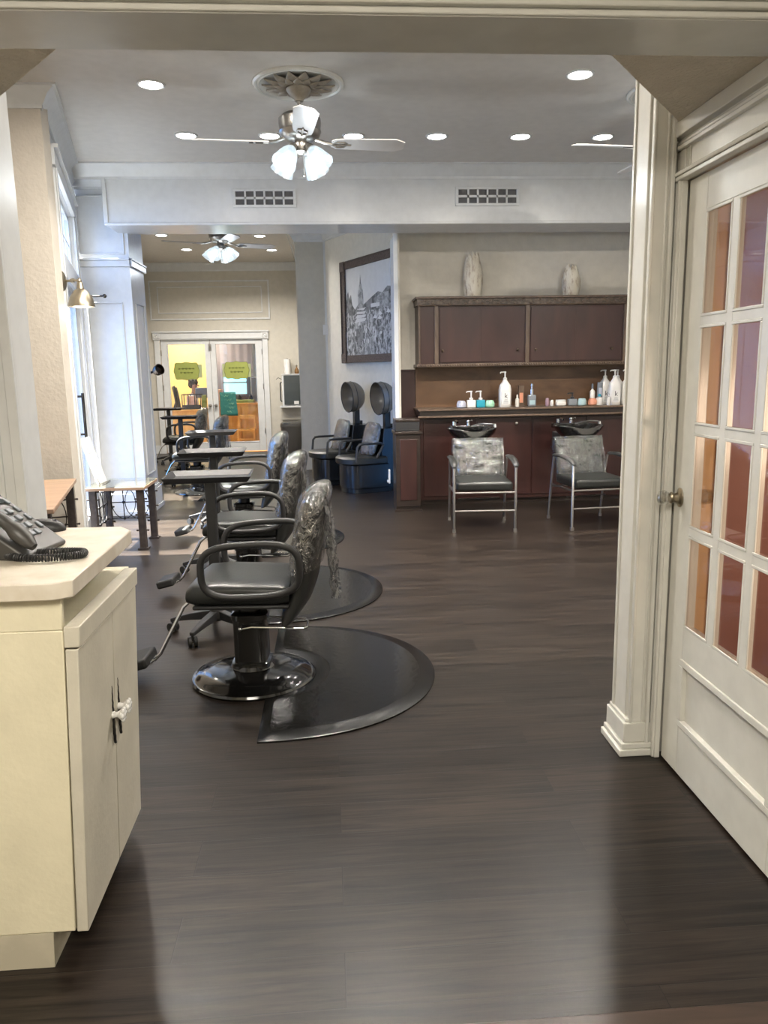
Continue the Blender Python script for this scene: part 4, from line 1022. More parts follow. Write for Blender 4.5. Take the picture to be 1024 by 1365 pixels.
# ------------------------------------------------------------------ reception desk
def shear_desk(g):
    for v in g.bm.verts: v.co.x += .05 * v.co.z
    return g
s = thing('reception_desk', 'cream painted reception desk cabinet in the left foreground', 'desk', (0, 0, 0))
X_ = -.692
g = G().box((-1.40, 1.80, .10), (X_, 2.42, .905)).box((-1.40, 1.80, .905), (X_, 1.815, .988)).box((-1.40, 1.815, .905), (-.80, 2.42, .988)); shear_desk(g).build('body', 'desk', s, bevel=.003)
g = G().box((-1.40, 1.80, 0), (-.748, 2.38, .10)); shear_desk(g).build('toe_kick', 'desktoe', s)
g = G().box((X_ + .002, 1.796, .862), (X_ + .040, 2.36, .915)); dr = shear_desk(g).build('drawer', 'deskdoor', s, bevel=.003)
for k, (a, b, kk) in enumerate(((1.797, 2.094, 2.068), (2.098, 2.36, 2.128))):
    g = G().box((X_ + .004, a, .100), (X_ + .034, b, .857)); dr = shear_desk(g).build('door', 'deskdoor', s, bevel=.003)
    kx = X_ + .034 + .05 * .57; kz = .565
    G().tube([(kx + .001, kk, kz - .085 + .01 * i) if i % 2 else (kx + .001, kk + .003, kz - .085 + .01 * i) for i in range(18)], .004, 6).build('knob_plate', 'iron', dr)
    G().lathe([(.011, 0), (.008, .012), (.009, .016), (.017, .025), (.015, .032), (.007, .036), (0, .037)], (kx, kk, kz), 20, axis=Matrix.Rotation(PI/2, 3, 'Y')).build('flower_knob', 'porcelain', dr)
    g = G()
    for i in range(6):
        a_ = i * PI / 3; g.ball((kx + .030, kk + .014 * math.cos(a_), kz + .014 * math.sin(a_)), (.006, .008, .008), 8, 6)
    g.build('petals', 'porcelain', dr)
g = G().prism([(-1.5, 1.770), (-.652, 1.770), (-.612, 1.795), (-.620, 2.375), (-.665, 2.44), (-1.5, 2.48)], .988, 1.03)
tag(g.build('countertop', 'stone', bevel=.003), 'mottled beige countertop with clipped corners on the reception desk', 'countertop')
# telephone
s = thing('desk_telephone', 'dark grey desk telephone with coiled cord on the beige countertop', 'telephone', (-.93, 2.13, 1.03), R(-12))
# wedge body: high at left (-x), low at right
prof = [(-.11, 0), (.155, 0), (.16, .012), (-.06, .165), (-.10, .17), (-.13, .15)]
g = G().prism(prof, -.10, .10, 'xz'); g.build('body', 'greyphone' if 'greyphone' in M else 'bin', s, bevel=.008, seg=3)
sl = math.atan2(.153, -.22); ca, sa = .22 / .268, -.153 / .268
def top(u, y, h=0): # u from high end to low end
    return (-.06 + .22 * u + h * .57, y, .165 - .153 * u + h * .82)
def keyring(u, y, w, l, h=.006):
    a = Vector(top(u, y)); return a
g = G()
ax = Matrix(((ca, 0, .57, 0), (0, 1, 0, 0), (sa, 0, .82, 0), (0, 0, 0, 1)))
for i in range(4):
    for j in range(3):
        p = top(.40 + i * .12, -.012 + j * .028); g.X = T(*p) @ ax; g.box((-.010, -.009, 0), (.010, .009, .006))
for i in range(5):
    p = top(.12 + i * .14, .082); g.X = T(*p) @ ax; g.box((-.012, -.007, 0), (.012, .007, .005))
g.build('keys', 'screen', s, bevel=.002)
g = G(); g.X = T(*top(.16, .02)) @ ax; g.box((-.03, -.04, 0), (.03, .05, .003)); g.build('display', 'smoke', s)
rr = []
for i in range(15):
    u = i / 14; x, y, z = top(-.10 + 1.08 * u, -.068, .020 + .012 * math.sin(PI * u)); e = (.024 if u < .22 or u > .78 else .017) * max(.2, (1 - abs(2 * u - 1) ** 8)) ** .5
    rr.append([(x + math.cos(t) * e * .57 * .9, y + math.sin(t) * e * 1.15, z + math.cos(t) * e * .82) for t in [2*PI*k/14 for k in range(14)]])
G().rings(rr).build('handset', 'bin', s)
g = G(); pts = []
path = [(.10, -.09, .012), (.16, -.11, .012), (.24, -.10, .012), (.29, -.065, .012), (.28, -.03, .012), (.22, -.03, .012), (.16, -.045, .012)]
def cr_(P, t):
    n = len(P) - 1; i = min(int(t * n), n - 1); f = t * n - i
    p0, p1, p2, p3 = [Vector(P[min(max(i + k, 0), n)]) for k in (-1, 0, 1, 2)]
    return .5 * ((2*p1) + (-p0+p2)*f + (2*p0-5*p1+4*p2-p3)*f*f + (-p0+3*p1-3*p2+p3)*f**3)
N_ = 900
for i in range(N_):
    t = i / (N_ - 1); c = cr_(path, t); c2 = cr_(path, min(t + .01, 1)); tt = (c2 - c); tt = tt.normalized() if tt.length > 1e-6 else Vector((-1, 0, 0))
    u = tt.cross(Vector((0, 0, 1))).normalized(); w = u.cross(tt); a = t * 2 * PI * 62
    pts.append(c + (u * math.cos(a) + w * math.sin(a)) * .008)
g.tube(pts, .0026, 5).build('coiled_cord', 'blackplastic', s)
# mouse
rr = []
for z, e in ((0, .96), (.008, 1.0), (.020, .94), (.030, .74), (.036, .45), (.038, .1)):
    rr.append([(math.cos(t) * .062 * e - .008 * (z / .038), math.sin(t) * .034 * e, z) for t in [2*PI*k/28 for k in range(28)]])
s = thing('computer_mouse', 'black computer mouse at the far edge of the beige countertop', 'mouse', (-.885, 2.405, 1.03), R(0))
G().rings(rr).build('shell', 'blackplastic', s)
G().cyl((.028, -.004, .029), (.028, .004, .029), .007, n=12).build('scroll_wheel', 'rubber', s)
G().tube([(.062, 0, .006), (.10, .02, .004), (.13, .03, .004)], .002, 5).build('wheel_cord', 'rubber', s) if False else None

# ------------------------------------------------------------------ paned door in right wall
w = thing('door_4', None, None, kind='structure')
Y0, Y1 = 1.83, 2.690
ys = [(1.965, 2.150), (2.185, 2.355), (2.390, 2.560)]
zs = [(.575, .912), (.940, 1.272), (1.300, 1.632), (1.660, 2.000)]
xa, xb = WX + .004, WX + .044
g = G().box((xa, Y0, .01), (xb, ys[0][0], 2.118)).box((xa, ys[2][1], .01), (xb, Y1, 2.118)).box((xa, ys[0][0], 2.0), (xb, ys[2][1], 2.118)).box((xa, ys[0][0], .45), (xb, ys[2][1], .575)).box((xa, ys[0][0], .01), (xb, ys[2][1], .205)).box((xa + .012, ys[0][0], .2), (xb - .008, ys[2][1], .46))
g.build('door_leaf', 'doorwhite', w, bevel=.003)
g = G()
for a, b in zip(ys, ys[1:]): g.box((xa, a[1], .575), (xa + .022, b[0], 2.0))
for a, b in zip(zs, zs[1:]):
    for c_ in ys: g.box((xa + .0005, c_[0] - .001, a[1]), (xa + .0215, c_[1] + .001, b[0]))
g.build('muntin_grid', 'doorwhite', w)
g = G()
for a in ys:
    for b in zs: frame_box(g, a[0], a[1], b[0], b[1], xa - .002, .010, .006, axis='y')
frame_box(g, ys[0][0] - .004, ys[2][1] + .004, .200, .455, xa - .007, .024, .022, axis='y')
g.build('moulding', 'doorwhite', w, bevel=.002)
G().box((xa + .007, ys[0][0] + .0, .57), (xa + .010, ys[2][1], 2.002)).build('pane', 'doorglass', w)
kn = G().lathe([(.026, 0), (.026, .004), (.014, .010), (.011, .022), (.016, .034), (.013, .040), (0, .04)], (xa, 2.640, 1.035), 24, axis=Matrix.Rotation(-PI/2, 3, 'Y'), sx=1.35).build('rosette', 'brass', w)
G().lathe([(.012, .036), (.020, .044), (.028, .058), (.026, .074), (.014, .082), (0, .084)], (xa, 2.640, 1.035), 10, axis=Matrix.Rotation(-PI/2, 3, 'Y')).build('crystal_knob', 'crystal', w, ang=10)
G().lathe([(.026, 0), (.014, .010), (.012, .03), (.028, .05), (.026, .07), (0, .08)], (xb, 2.640, 1.035), 16, axis=Matrix.Rotation(PI/2, 3, 'Y')).build('rear_knob', 'crystal', w)
# casing, frieze and cornice of that door
g = G().box((WX - .022, 2.692, 0), (WX, 2.752, 2.125)).box((WX - .030, 2.698, 0), (WX - .01, 2.712, 2.125)).box((WX - .026, 2.73, 0), (WX - .01, 2.752, 2.125))
struct('trim_17', g, 'doorwhite', bevel=.003)
g = G().box((WX - .012, -1, 2.125), (WX, 2.752, 2.31))
g.box((WX - .034, -1, 2.120), (WX, 2.752, 2.134)).box((WX - .026, -1, 2.134), (WX, 2.752, 2.150)).box((WX - .03, -1, 2.222), (WX, 2.752, 2.236)).box((WX - .022, -1, 2.24), (WX, 2.752, 2.252)).box((WX - .04, -1, 2.262), (WX, 2.752, 2.31))
g.box((WX - .018, 2.69, 2.15), (WX - .01, 2.752, 2.222)).box((WX - .018, 2.655, 2.15), (WX - .012, 2.66, 2.222))
struct('trim_18', g, 'doorwhite', bevel=.003)
g = G()
for k in range(140): g.ball((WX - .032, 2.74 - k * .012, 2.142), (.008, .0065, .008), 6, 4)
struct('trim_19', g, 'doorwhite')
# strip between casing and door wall corner already part of wall_cross_right
# room behind the door
struct('wall_side_far', G().box((1.292, 2.66, 0), (1.405, 2.735, 2.6)), 'ochre')
struct('wall_side_red', G().box((1.405, 2.65, 0), (4.3, 2.735, 2.6)), 'terracotta')
struct('wall_side_right', G().box((4.2, -.6, 0), (4.3, 2.6, 2.6)).box((WX + .1, -.7, 0), (4.3, -.6, 2.6)), 'terracotta')
struct('trim_20', G().box((1.385, 2.63, 0), (1.405, 2.66, 2.3)), 'ochre', bevel=.006)
struct('threshold', G().box((-2.2, 1.43, 0), (1.24, 1.475, .006)), 'browntrim', bevel=.002) if False else None
struct('trim_21', G().box((-.66, 1.40, 0), (1.24, 1.525, .008)), 'threshold', bevel=.003)

# ------------------------------------------------------------------ floor mats
def floor_mat(x, y, w, r, label, rz=0, notch=.315):
    s = thing('floor_mat', label, 'floor mat', (x, y, 0), rz, 'half round anti fatigue mats')
    def outline(e):
        P = []
        hw = w / 2 - e
        n = 40
        for i in range(n + 1):
            a = -PI / 2 + PI * i / n
            P.append((.0 + (r - e) * math.cos(a) ** .86 if math.cos(a) > 1e-6 else 0, hw * math.sin(a)))
        # notch for the chair base around (nx,0)
        nx = -.085; rn = notch + e
        a0 = math.acos(min(1, (e * .6 - nx) / rn))
        for i in range(15):
            a = a0 - 2 * a0 * i / 14
            P.append((nx + rn * math.cos(a), rn * math.sin(a)))
        return [(max(px, e * .6), py) for px, py in P]
    o0, o1, o2 = outline(0), outline(.012), outline(.075)
    G().rings([[(p[0], p[1], 0.0005) for p in o0], [(p[0], p[1], .008) for p in o0], [(p[0], p[1], .012) for p in o1], [(p[0], p[1], .019) for p in o2]], cap=False).build('bevelled_edge', 'matedge', s)
    g = G(); g.rings([[(p[0], p[1], .0192) for p in o2], [(p[0] * .9 + .02, p[1] * .9, .0175) for p in o2]], cap=False)
    f = [g._v((p[0], p[1], .0192)) for p in o2]; g._f(f)
    g.build('top_surface', 'matrub', s)
    return s
floor_mat(-.335, 3.70, 1.46, .83, 'half round black floor mat in front, beside the nearest styling chair')
floor_mat(-.49, 5.22, 1.46, .83, 'half round black floor mat second from the front')
floor_mat(-.72, 6.95, 1.46, .83, 'half round black floor mat third from the front')
floor_mat(-1.60, 9.95, 1.46, .83, 'half round black floor mat fourth from the front, before the far doors')

# ------------------------------------------------------------------ styling chairs
def loft(fn, hs, n, g):
    rr = []
    for h in hs:
        c, hw, ht, ax_ = fn(h)
        rr.append([(c[0] + math.copysign(abs(math.cos(t)) ** .75, math.cos(t)) * ht * ax_, math.copysign(abs(math.sin(t)) ** .8, math.sin(t)) * hw, c[1] + math.copysign(abs(math.cos(t)) ** .75, math.cos(t)) * ht * .3) for t in [2*PI*k/n for k in range(n)]])
    return g.rings(rr)
def back_fn(off):
    def fn(h):     # h 0..1 along the back
        L_ = .66; zz = .33 + L_ * h * .97; xx = .20 + .06 * math.sin(min(h * 3, 1) * PI / 2) + .09 * h ** 1.3
        if h < .85: w = .205 + .03 * math.sin(min(h / .85, 1) * PI * .6)
        else: q = (h - .85) / .15; w = .2335 * math.sqrt(max(1 - q * q * .93, .02)) * (1 if h < .999 else .8)
        t = .068 * (1 if h < .85 else math.sqrt(max(1 - ((h - .85) / .15) ** 2 * .9, .05)))
        if h < .12: t *= .55 + 3.7 * h
        return (xx, zz + off * (h > .9)), w + off, t + off, 1.0
    return fn
def make_styling_chair():
    s = thing('styling_chair', 'x', 'chair', (0, 0, 0), 0, 'black hydraulic styling chairs')
    G().lathe([(0, 0), (.300, 0), (.306, .012), (.300, .022), (.280, .026), (.27, .036), (.19, .055), (.11, .068), (.10, .085), (0, .085)], n=56).build('base_disc', 'blackgloss', s)
    g = G()
    def sq(r, z): return [(math.copysign(abs(math.cos(t)) ** .45, math.cos(t)) * r, math.copysign(abs(math.sin(t)) ** .45, math.sin(t)) * r, z) for t in [2*PI*k/36 for k in range(36)]]
    g.rings([sq(.088, .07), sq(.094, .075), sq(.094, .10), sq(.080, .105), sq(.080, .315), sq(.09, .32), sq(.09, .345), sq(.075, .355), sq(.055, .357)])
    for a in range(4):
        q = PI / 4 + a * PI / 2
        g.cyl((.085 * math.cos(q), .085 * math.sin(q), .08), (.085 * math.cos(q), .085 * math.sin(q), .345), .018, n=10)
    g.build('pump_housing', 'blackgloss', s)
    G().cyl((0, 0, .35), (0, 0, .425), .052, n=24).box((-.16, -.14, .405), (.17, .14, .425)).build('piston', 'blackplastic', s)
    G().tube([(-.03, -.10, .285), (.02, -.105, .295), (.27, -.10, .285), (.285, -.085, .285), (.285, -.01, .29), (.27, .0, .30), (.09, .0, .315)], .0055, 8).ball((-.035, -.10, .285), .012, 10, 8).build('pump_lever', 'chrome', s)
    # seat
    g = G(); rr = []
    for x, zl, zh, hw in ((-.265, .460, .490, .20), (-.255, .445, .520, .225), (-.22, .437, .545, .238), (-.13, .435, .552, .242), (.05, .435, .545, .242), (.17, .435, .540, .24), (.22, .44, .525, .23)):
        n = 26; zc = (zl + zh) / 2; hh = (zh - zl) / 2
        rr.append([(x, math.copysign(abs(math.cos(t)) ** .3, math.cos(t)) * hw, zc + math.copysign(abs(math.sin(t)) ** .55, math.sin(t)) * hh) for t in [2*PI*k/n for k in range(n)]])
    g.rings(rr).build('seat', 'seatv', s, ang=60)
    g = G(); g.box((-.23, -.225, .420), (.22, .225, .440)); g.build('seat_pan', 'blackplastic', s, bevel=.008)
    for sy in (-1, 1):
        pts = []
        for k in range(40):
            t = 2 * PI * k / 40; e = .62
            u = math.copysign(abs(math.cos(t)) ** e, math.cos(t)); v = math.copysign(abs(math.sin(t)) ** e, math.sin(t))
            pts.append((.055 + .225 * u, sy * (.265 + .01 * v), .615 + .125 * v + .008 * u))
        G().tube(pts, .0165, 10, closed=True).build('armrest', 'blackplastic', s)
    g = G(); loft(back_fn(0), [i / 22 for i in range(23)], 30, g).build('backrest', 'blackgloss' if False else 'black', s, ang=60)
    # clear plastic cover, crinkled
    g = G(); loft(back_fn(.010), [.40 + .6 * i / 26 for i in range(27)], 44, g)
    for v in g.bm.verts:
        k = noise.noise(v.co * 26) * .008 + noise.noise(v.co * 60 + Vector((3, 1, 7))) * .004
        c = Vector((.31, 0, v.co.z)); dv = v.co - c; dv.z = 0
        if dv.length > 1e-4: v.co += dv.normalized() * (k + .006)
    fs = [f for f in g.bm.faces if len(f.verts) > 4 and f.calc_center_median().z < .75]
    bmesh.ops.delete(g.bm, geom=fs, context='FACES')
    g.build('plastic_cover', 'cover', s, ang=180)
    def flap(u, v):
        z = .90 - .44 * v; y = -.19 + .24 * u + .02 * v
        return (.415 + .02 * v + .018 * math.sin(u * 13 + v * 4) - .02 * (1 - v) + .02 * u * 0, y - .02 * v, z - .03 * math.sin(u * 3))
    g = G().sheet(flap, 20, 16)
    for v in g.bm.verts: v.co.x += noise.noise(v.co * 24) * .012
    g.build('cover_flap', 'cover2', s, ang=180)
    # footrest
    G().tube([(-.18, 0, .425), (-.29, 0, .405), (-.33, 0, .37), (-.46, 0, .13), (-.49, 0, .10), (-.53, 0, .095)], .0095, 10).tube([(-.5, -.05, .097), (-.5, .05, .097)], .008, 8).build('footrest_bar', 'chrome', s)
    g = G(); g.X = T(-.565, 0, .10) @ Ry(R(-14)); g.box((-.06, -.10, -.026), (.06, .10, .026)); g.build('footrest_pad', 'rubber', s, bevel=.013, seg=3)
    return s
ch = make_styling_chair()
pos = [(-.415, 3.69, -4, 'nearest black styling chair in the row, on the front half round mat'),
       (-.575, 5.20, -4, 'second black styling chair from the front with plastic covered back'),
       (-.79, 6.95, -3, 'third black styling chair from the front, behind the second tray cart'),
       (-1.70, 9.95, -4, 'fourth black styling chair, silhouetted low before the far glass doors'),
       (-2.33, 12.4, -2, 'farthest black styling chair, left of the far glass doors')]
for k, (x, y, a, l) in enumerate(pos):
    if k == 0: ch.location = (x, y, 0); ch.rotation_euler = (0, 0, R(a)); ch['label'] = l
    else: dup(ch, (x, y, 0), R(a), l)

# ------------------------------------------------------------------ tray carts
def make_cart():
    s = thing('tray_cart', 'x', 'cart', (0, 0, 0), 0, 'black rolling tray carts')
    g = G().lathe([(.035, .07), (.05, .085), (.045, .15), (.035, .17), (0, .17)], n=20)
    for k in range(5):
        a = 2 * PI * k / 5 + .5; c, q = math.cos(a), math.sin(a)
        g.X = Rz(a); g.rings([[(.03, -.022, .08), (.03, .022, .08), (.03, .022, .135), (.03, -.022, .135)], [(.16, -.02, .075), (.16, .02, .075), (.16, .02, .115), (.16, -.02, .115)], [(.28, -.014, .062), (.28, .014, .062), (.28, .014, .082), (.28, -.014, .082)]])
    g.X = Matrix(); g.build('star_base', 'blackplastic', s, bevel=.004)
    for k in range(5):
        a = 2 * PI * k / 5 + .5; g = G(); g.X = Rz(a) @ T(.27, 0, 0) @ Rz(k * 1.3)
        g.cyl((0, -.024, .028), (0, -.008, .028), .028, n=16).cyl((0, .008, .028), (0, .024, .028), .028, n=16).cyl((0, -.02, .028), (0, .02, .028), .009, n=8).cyl((0, 0, .03), (0, 0, .07), .008, n=8)
        g.build('caster', 'rubber', s)
    G().box((-.03, -.03, .15), (.03, .03, .90)).build('pole', 'blackplastic', s, bevel=.01, seg=3)
    g = G(); g.rings([[(-.22, -.15, .905), (.22, -.15, .905), (.22, .15, .905), (-.22, .15, .905)], [(-.245, -.185, .94), (.245, -.185, .94), (.245, .185, .94), (-.245, .185, .94)], [(-.235, -.175, .94), (.235, -.175, .94), (.235, .175, .94), (-.235, .175, .94)], [(-.212, -.145, .912), (.212, -.145, .912), (.212, .145, .912), (-.212, .145, .912)]])
    g.build('tray', 'blackplastic', s, bevel=.003)
    return s
ct = make_cart()
cp = [(-.69, 4.42, 2, 'nearest black tray cart on casters, behind the first styling chair'),
      (-.87, 5.80, 3, 'second black tray cart, between the second and third styling chairs'),
      (-1.17, 7.80, 3, 'third black tray cart, standing before the third styling chair back'),
      (-2.03, 10.75, 4, 'fourth black tray cart beyond the white pier'),
      (-2.72, 13.4, 4, 'farthest black tray cart, before the left glass door')]
for k, (x, y, a, l) in enumerate(cp):
    if k == 0: ct.location = (x, y, 0); ct.rotation_euler = (0, 0, R(a)); ct['label'] = l
    else: dup(ct, (x, y, 0), R(a), l)

# ------------------------------------------------------------------ shampoo chairs and basins
def make_shampoo_chair():
    s = thing('shampoo_chair', 'x', 'chair', (0, 0, 0), 0, 'chrome framed shampoo chairs')
    # origin centre of the front legs' line; chair extends to +y
    for sx in (-1, 1):
        x = sx * .285
        G().tube([(x, 0, 0.02), (x, 0, .60), (x * .99, .02, .635)], .0125, 8).box((x - .016, -.016, 0), (x + .016, .016, .03)).build('leg', 'steel', s)
        G().tube([(x * .97, .62, 0.02), (x * .97, .55, .45), (x * .98, .50, .64)], .0125, 8).box((x * .97 - .014, .606, 0), (x * .97 + .014, .634, .03)).build('leg', 'steel', s)
        G().rings([[(x + math.cos(t) * .030 * e, y, z + math.sin(t) * .017 * e) for t in [2*PI*k/12 for k in range(12)]] for y, z, e in ((-.025, .615, .55), (-.005, .632, .95), (.12, .662, 1.1), (.30, .672, 1.1), (.46, .662, .95), (.49, .655, .5))]).build('armrest', 'black', s)
    G().tube([(-.285, 0, .375), (.285, 0, .375)], .010, 8).tube([(-.285, 0, .205), (.285, 0, .205)], .010, 8).tube([(-.275, .57, .34), (.275, .57, .34)], .010, 8).tube([(-.28, 0, .375), (-.277, .57, .36)], .010, 8).tube([(.28, 0, .375), (.277, .57, .36)], .010, 8).tube([(-.22, .3, .27), (.18, .3, .28)], .006, 6).build('cross_bars', 'steel', s)
    G().box((-.262, -.005, .385), (.262, .50, .475)).build('seat', 'seatv', s, bevel=.03, seg=4)
    g = G(); g.X = T(0, .50, .46) @ Rx(R(-20)); g.box((-.235, -.04, 0), (.235, .045, .36)); g.build('backrest', 'black', s, bevel=.03, seg=4)
    g = G(); g.X = T(0, .50, .46) @ Rx(R(-20))
    n = 26
    g.sheet(lambda u, v: (-.252 + .504 * u, -.052 - .012 * math.sin(PI * u) + .004 * math.sin(v * 20 + u * 7), -.01 + .385 * v), n, n)
    g.sheet(lambda u, v: (-.252 + .504 * u, -.052 + .11 * v, .375), n, 6)
    for sx in (-1, 1): g.sheet(lambda u, v: (sx * .252, -.052 + .1 * u, -.01 + .385 * v), 4, n)
    for v in g.bm.verts: v.co += Vector((0, -1, .2)) * (noise.noise(v.co * 18) * .011 + noise.noise(v.co * 45) * .006)
    g.build('plastic_cover', 'cover3', s, ang=180)
    return s
sc = make_shampoo_chair(); sc.location = (1.42, 6.95, 0); sc.rotation_euler = (0, 0, R(-4)); sc['label'] = 'chrome framed shampoo chair with plastic covered back, the left one facing us'
dup(sc, (2.52, 6.93, 0), R(5), 'chrome framed shampoo chair with plastic covered back, partly behind the right column')
def make_basin():
    s = thing('shampoo_basin', 'x', 'basin', (0, 0, 0), 0, 'black shampoo basins')
    rr = []
    n = 40
    def ring(rx, ry, z, neck=0, cy=0):
        out = []
        for k in range(n):
            t = 2 * PI * k / n; x = math.cos(t) * rx; y = cy + math.sin(t) * ry
            q = max(0, -math.sin(t)) ** 6
            out.append((x, y + q * neck, z - q * (.035 if neck else 0)))
        return out
    g = G().rings([ring(.08, .08, -.16), ring(.16, .15, -.13), ring(.235, .225, -.05, .02), ring(.262, .25, .0, .05), ring(.255, .245, .012, .05), ring(.235, .225, .010, .05), ring(.20, .19, -.05, .02), ring(.12, .12, -.10), ring(.02, .02, -.11)])
    g.build('bowl', 'basin', s)
    G().box((-.20, .15, -.04), (.20, .27, .018)).build('rear_deck', 'basin', s, bevel=.012, seg=3)
    G().box((-.08, .12, -.30), (.08, .555, -.10)).build('bracket', 'blackplastic', s, bevel=.01)
    G().tube([(-.14, .20, .018), (-.14, .20, .05), (-.14, .14, .075), (-.14, .06, .06)], .011, 8).cyl((-.15, .20, .02), (-.15, .20, .06), .022, n=14).build('faucet', 'chrome', s)
    G().cyl((.0, .21, .018), (.0, .21, .045), .018, n=14).ball((0, .21, .055), .02).tube([(0, .21, .05), (.03, .16, .07)], .007, 6).build('mixer_tap', 'chrome', s)
    G().tube([(.02, .20, .0), (.05, .05, .03), (.12, -.02, .045), (.20, -.02, .04), (.245, .03, .03)], .007, 8).build('spray_hose', 'steel', s)
    G().cyl((.245, .03, .035), (.252, .04, -.02), .013, .018, n=12).build('spray_head', 'porcelain', s)
    return s
bs = make_basin(); bs.location = (1.475, 7.91, .90); bs['label'] = 'black shampoo basin with chrome taps behind the left shampoo chair'
dup(bs, (2.60, 7.91, .905), R(4), 'black shampoo basin with chrome taps behind the right shampoo chair')

# ------------------------------------------------------------------ hood dryer chairs
def make_dryer():
    s = thing('hood_dryer_chair', 'x', 'chair', (0, 0, 0), 0, 'hood dryer chairs against the picture wall')
    # faces -x
    rr = []
    def dsh(z, e=0, x1=.24):
        out = []
        for k in range(17):
            a = PI / 2 + PI * k / 16; out.append((-.16 + math.cos(a) * (.14 - e), math.sin(a) * (.25 - e), z))
        return out + [(x1, -.25 + e, z), (x1, .25 - e, z)]
    G().rings([dsh(0, .015), dsh(.06, .015), dsh(.065), dsh(.355), dsh(.36, .01)]).build('base_box', 'dryer', s, bevel=.004)
    G().rings([dsh(.36, -.03, .2), dsh(.375, -.045, .2), dsh(.43, -.045, .2), dsh(.45, -.02, .2), dsh(.455, .03, .18)]).build('seat', 'seatv', s)
    G().prism([(.10, 0), (.50, 0), (.50, .79), (.20, .79)], -.21, .21, 'xz').build('rear_cabinet', 'dryer', s, bevel=.006)
    g = G(); g.X = T(.06, 0, .45) @ Ry(R(14))
    rr = []
    for h, w in ((0, .15), (.05, .185), (.2, .205), (.32, .20), (.38, .17), (.405, .10)): rr.append([(math.cos(t) * .045, math.copysign(abs(math.sin(t)) ** .7, math.sin(t)) * w, h) for t in [2*PI*k/24 for k in range(24)]])
    g.rings(rr).build('backrest', 'black', s)
    g = G(); g.X = T(.06, 0, .45) @ Ry(R(14))
    rr = []
    for h, w in ((0, .16), (.05, .195), (.12, .212), (.2, .215), (.27, .215), (.32, .21), (.385, .18), (.418, .11), (.42, .02)): rr.append([(math.cos(t) * .055, math.copysign(abs(math.sin(t)) ** .7, math.sin(t)) * w, h) for t in [2*PI*k/36 for k in range(36)]])
    g.rings(rr)
    for v in g.bm.verts: v.co.x += noise.noise(v.co * 24) * .012
    g.build('plastic_cover', 'cover', s, ang=180)
    for sy in (-1, 1):
        y = sy * .27
        G().tube([(-.22, y, .40), (-.20, y, .58), (-.17, y, .615), (-.12, y, .62), (.12, y, .62), (.155, y, .60), (.13, y, .55), (.05, y, .42), (.02, y, .40), (-.22, y, .40)], .016, 8).build('armrest', 'blackplastic', s)
    G().box((.30, -.035, .79), (.38, .035, 1.03)).box((.42, .05, .79), (.46, .10, .83)).build('hood_arm', 'dryer', s, bevel=.006)
    A_ = to_axis((-1, 0, -.08)); c = (.27, 0, 1.16)
    prof = []
    for k in range(13):
        a = PI / 2 * k / 12; prof.append((.205 * math.sin(a), -.19 * math.cos(a)))
    prof += [(.205, .06), (.200, .06)] + [(.195 * math.sin(PI/2 * k / 12), -.18 * math.cos(PI/2 * k / 12)) for k in range(12, -1, -1)]
    hd = G().lathe(prof, c, 36, axis=A_).build('hood', 'hood', s)
    pts = [Vector(c) + A_ @ Vector((math.cos(2*PI*k/36) * .204, math.sin(2*PI*k/36) * .204, .06)) for k in range(36)]
    G().tube(pts, .006, 8, closed=True).build('hood_rim', 'blackplastic', hd)
    pts = [Vector(c) + A_ @ Vector((math.cos(2*PI*k/36) * .206, math.sin(2*PI*k/36) * .206, -.01)) for k in range(36)]
    G().tube(pts, .004, 6, closed=True).build('hood_seam', 'blackplastic', hd)
    g = G()
    for k in range(26):
        a = k * 2.4; r_ = .02 + .006 * k; p = Vector(c) + A_ @ Vector((math.cos(a) * r_, math.sin(a) * r_, -.165 * math.sqrt(max(0, 1 - (r_ / .20) ** 2)) + .004)); g.ball(tuple(p), .005, 6, 4)
    g.build('air_holes', 'nickel', hd)
    return s
dr_ = make_dryer(); dr_.location = (.42, 9.72, 0); dr_.rotation_euler = (0, 0, R(22)); dr_['label'] = 'hood dryer chair nearest the dark cabinet, the right one of the pair'
dup(dr_, (.06, 10.50, 0), R(22), 'hood dryer chair farther back, the left one of the pair beside the grey wall')

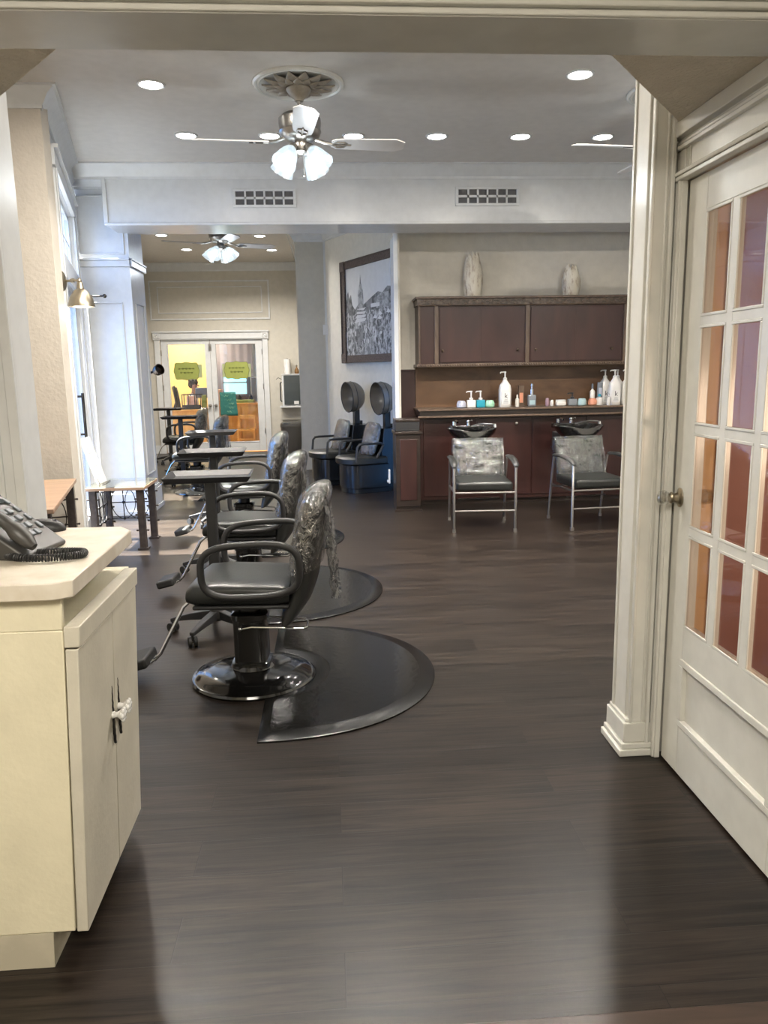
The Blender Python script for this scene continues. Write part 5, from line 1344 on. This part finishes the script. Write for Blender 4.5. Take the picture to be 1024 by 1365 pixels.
# ------------------------------------------------------------------ lights
def area(name, loc, rot, size, power, col, sy=None):
    L = bpy.data.lights.new(name, 'AREA'); L.energy = power; L.color = col; L.size = size
    if sy: L.shape = 'RECTANGLE'; L.size_y = sy
    o = bpy.data.objects.new(name, L); COL.objects.link(o); o.location = loc; o.rotation_euler = rot
    return o
area('front_room_ceiling_lamp', (-.4, -.6, 2.73), (0, 0, 0), 1.6, 118, (1, .93, .81), 1.2)
area('side_room_fill', (1.9, 1.3, 1.25), (R(75), 0, R(15)), .4, 15, (1, .80, .60))  # added fill light without a fixture, brightens the walls behind the door panes
area('office_lamp', (-3.1, 17.6, 2.68), (0, 0, 0), 1.2, 95, (1, .84, .6))
sun = bpy.data.lights.new('sun', 'SUN'); sun.energy = 80; sun.color = (1, .95, .88); sun.angle = R(.6)
o = bpy.data.objects.new('sun', sun); COL.objects.link(o); dv = Vector((.52, -.03, -.85)); o.rotation_euler = dv.to_track_quat('-Z', 'Y').to_euler()
W = bpy.data.worlds.new('World'); S.world = W; W.use_nodes = True
nt = W.node_tree; bg = nt.nodes['Background']; bg.inputs['Color'].default_value = (.10, .36, 1, 1); bg.inputs['Strength'].default_value = 7.0

# ------------------------------------------------------------------ camera
cam = bpy.data.cameras.new('Camera'); co = bpy.data.objects.new('Camera', cam); COL.objects.link(co); S.camera = co
cam.sensor_fit = 'VERTICAL'; cam.sensor_height = 24; cam.lens = 1025 / 1365 * 24
cam.clip_start = .05
p, r_, f_ = R(10.4), R(1.0), 1025.
yaw = math.atan((512 - 440) / f_ * math.cos(p))
R0 = Vector((math.cos(yaw), -math.sin(yaw), 0)); fh = Vector((math.sin(yaw), math.cos(yaw), 0))
F = fh * math.cos(p) + Vector((0, 0, -math.sin(p))); U = R0.cross(F)
Rr = R0 * math.cos(r_) - U * math.sin(r_); U2 = Rr.cross(F)
mm = Matrix(((Rr.x, U2.x, -F.x, 0), (Rr.y, U2.y, -F.y, 0), (Rr.z, U2.z, -F.z, 1.5), (0, 0, 0, 1)))
co.matrix_world = mm
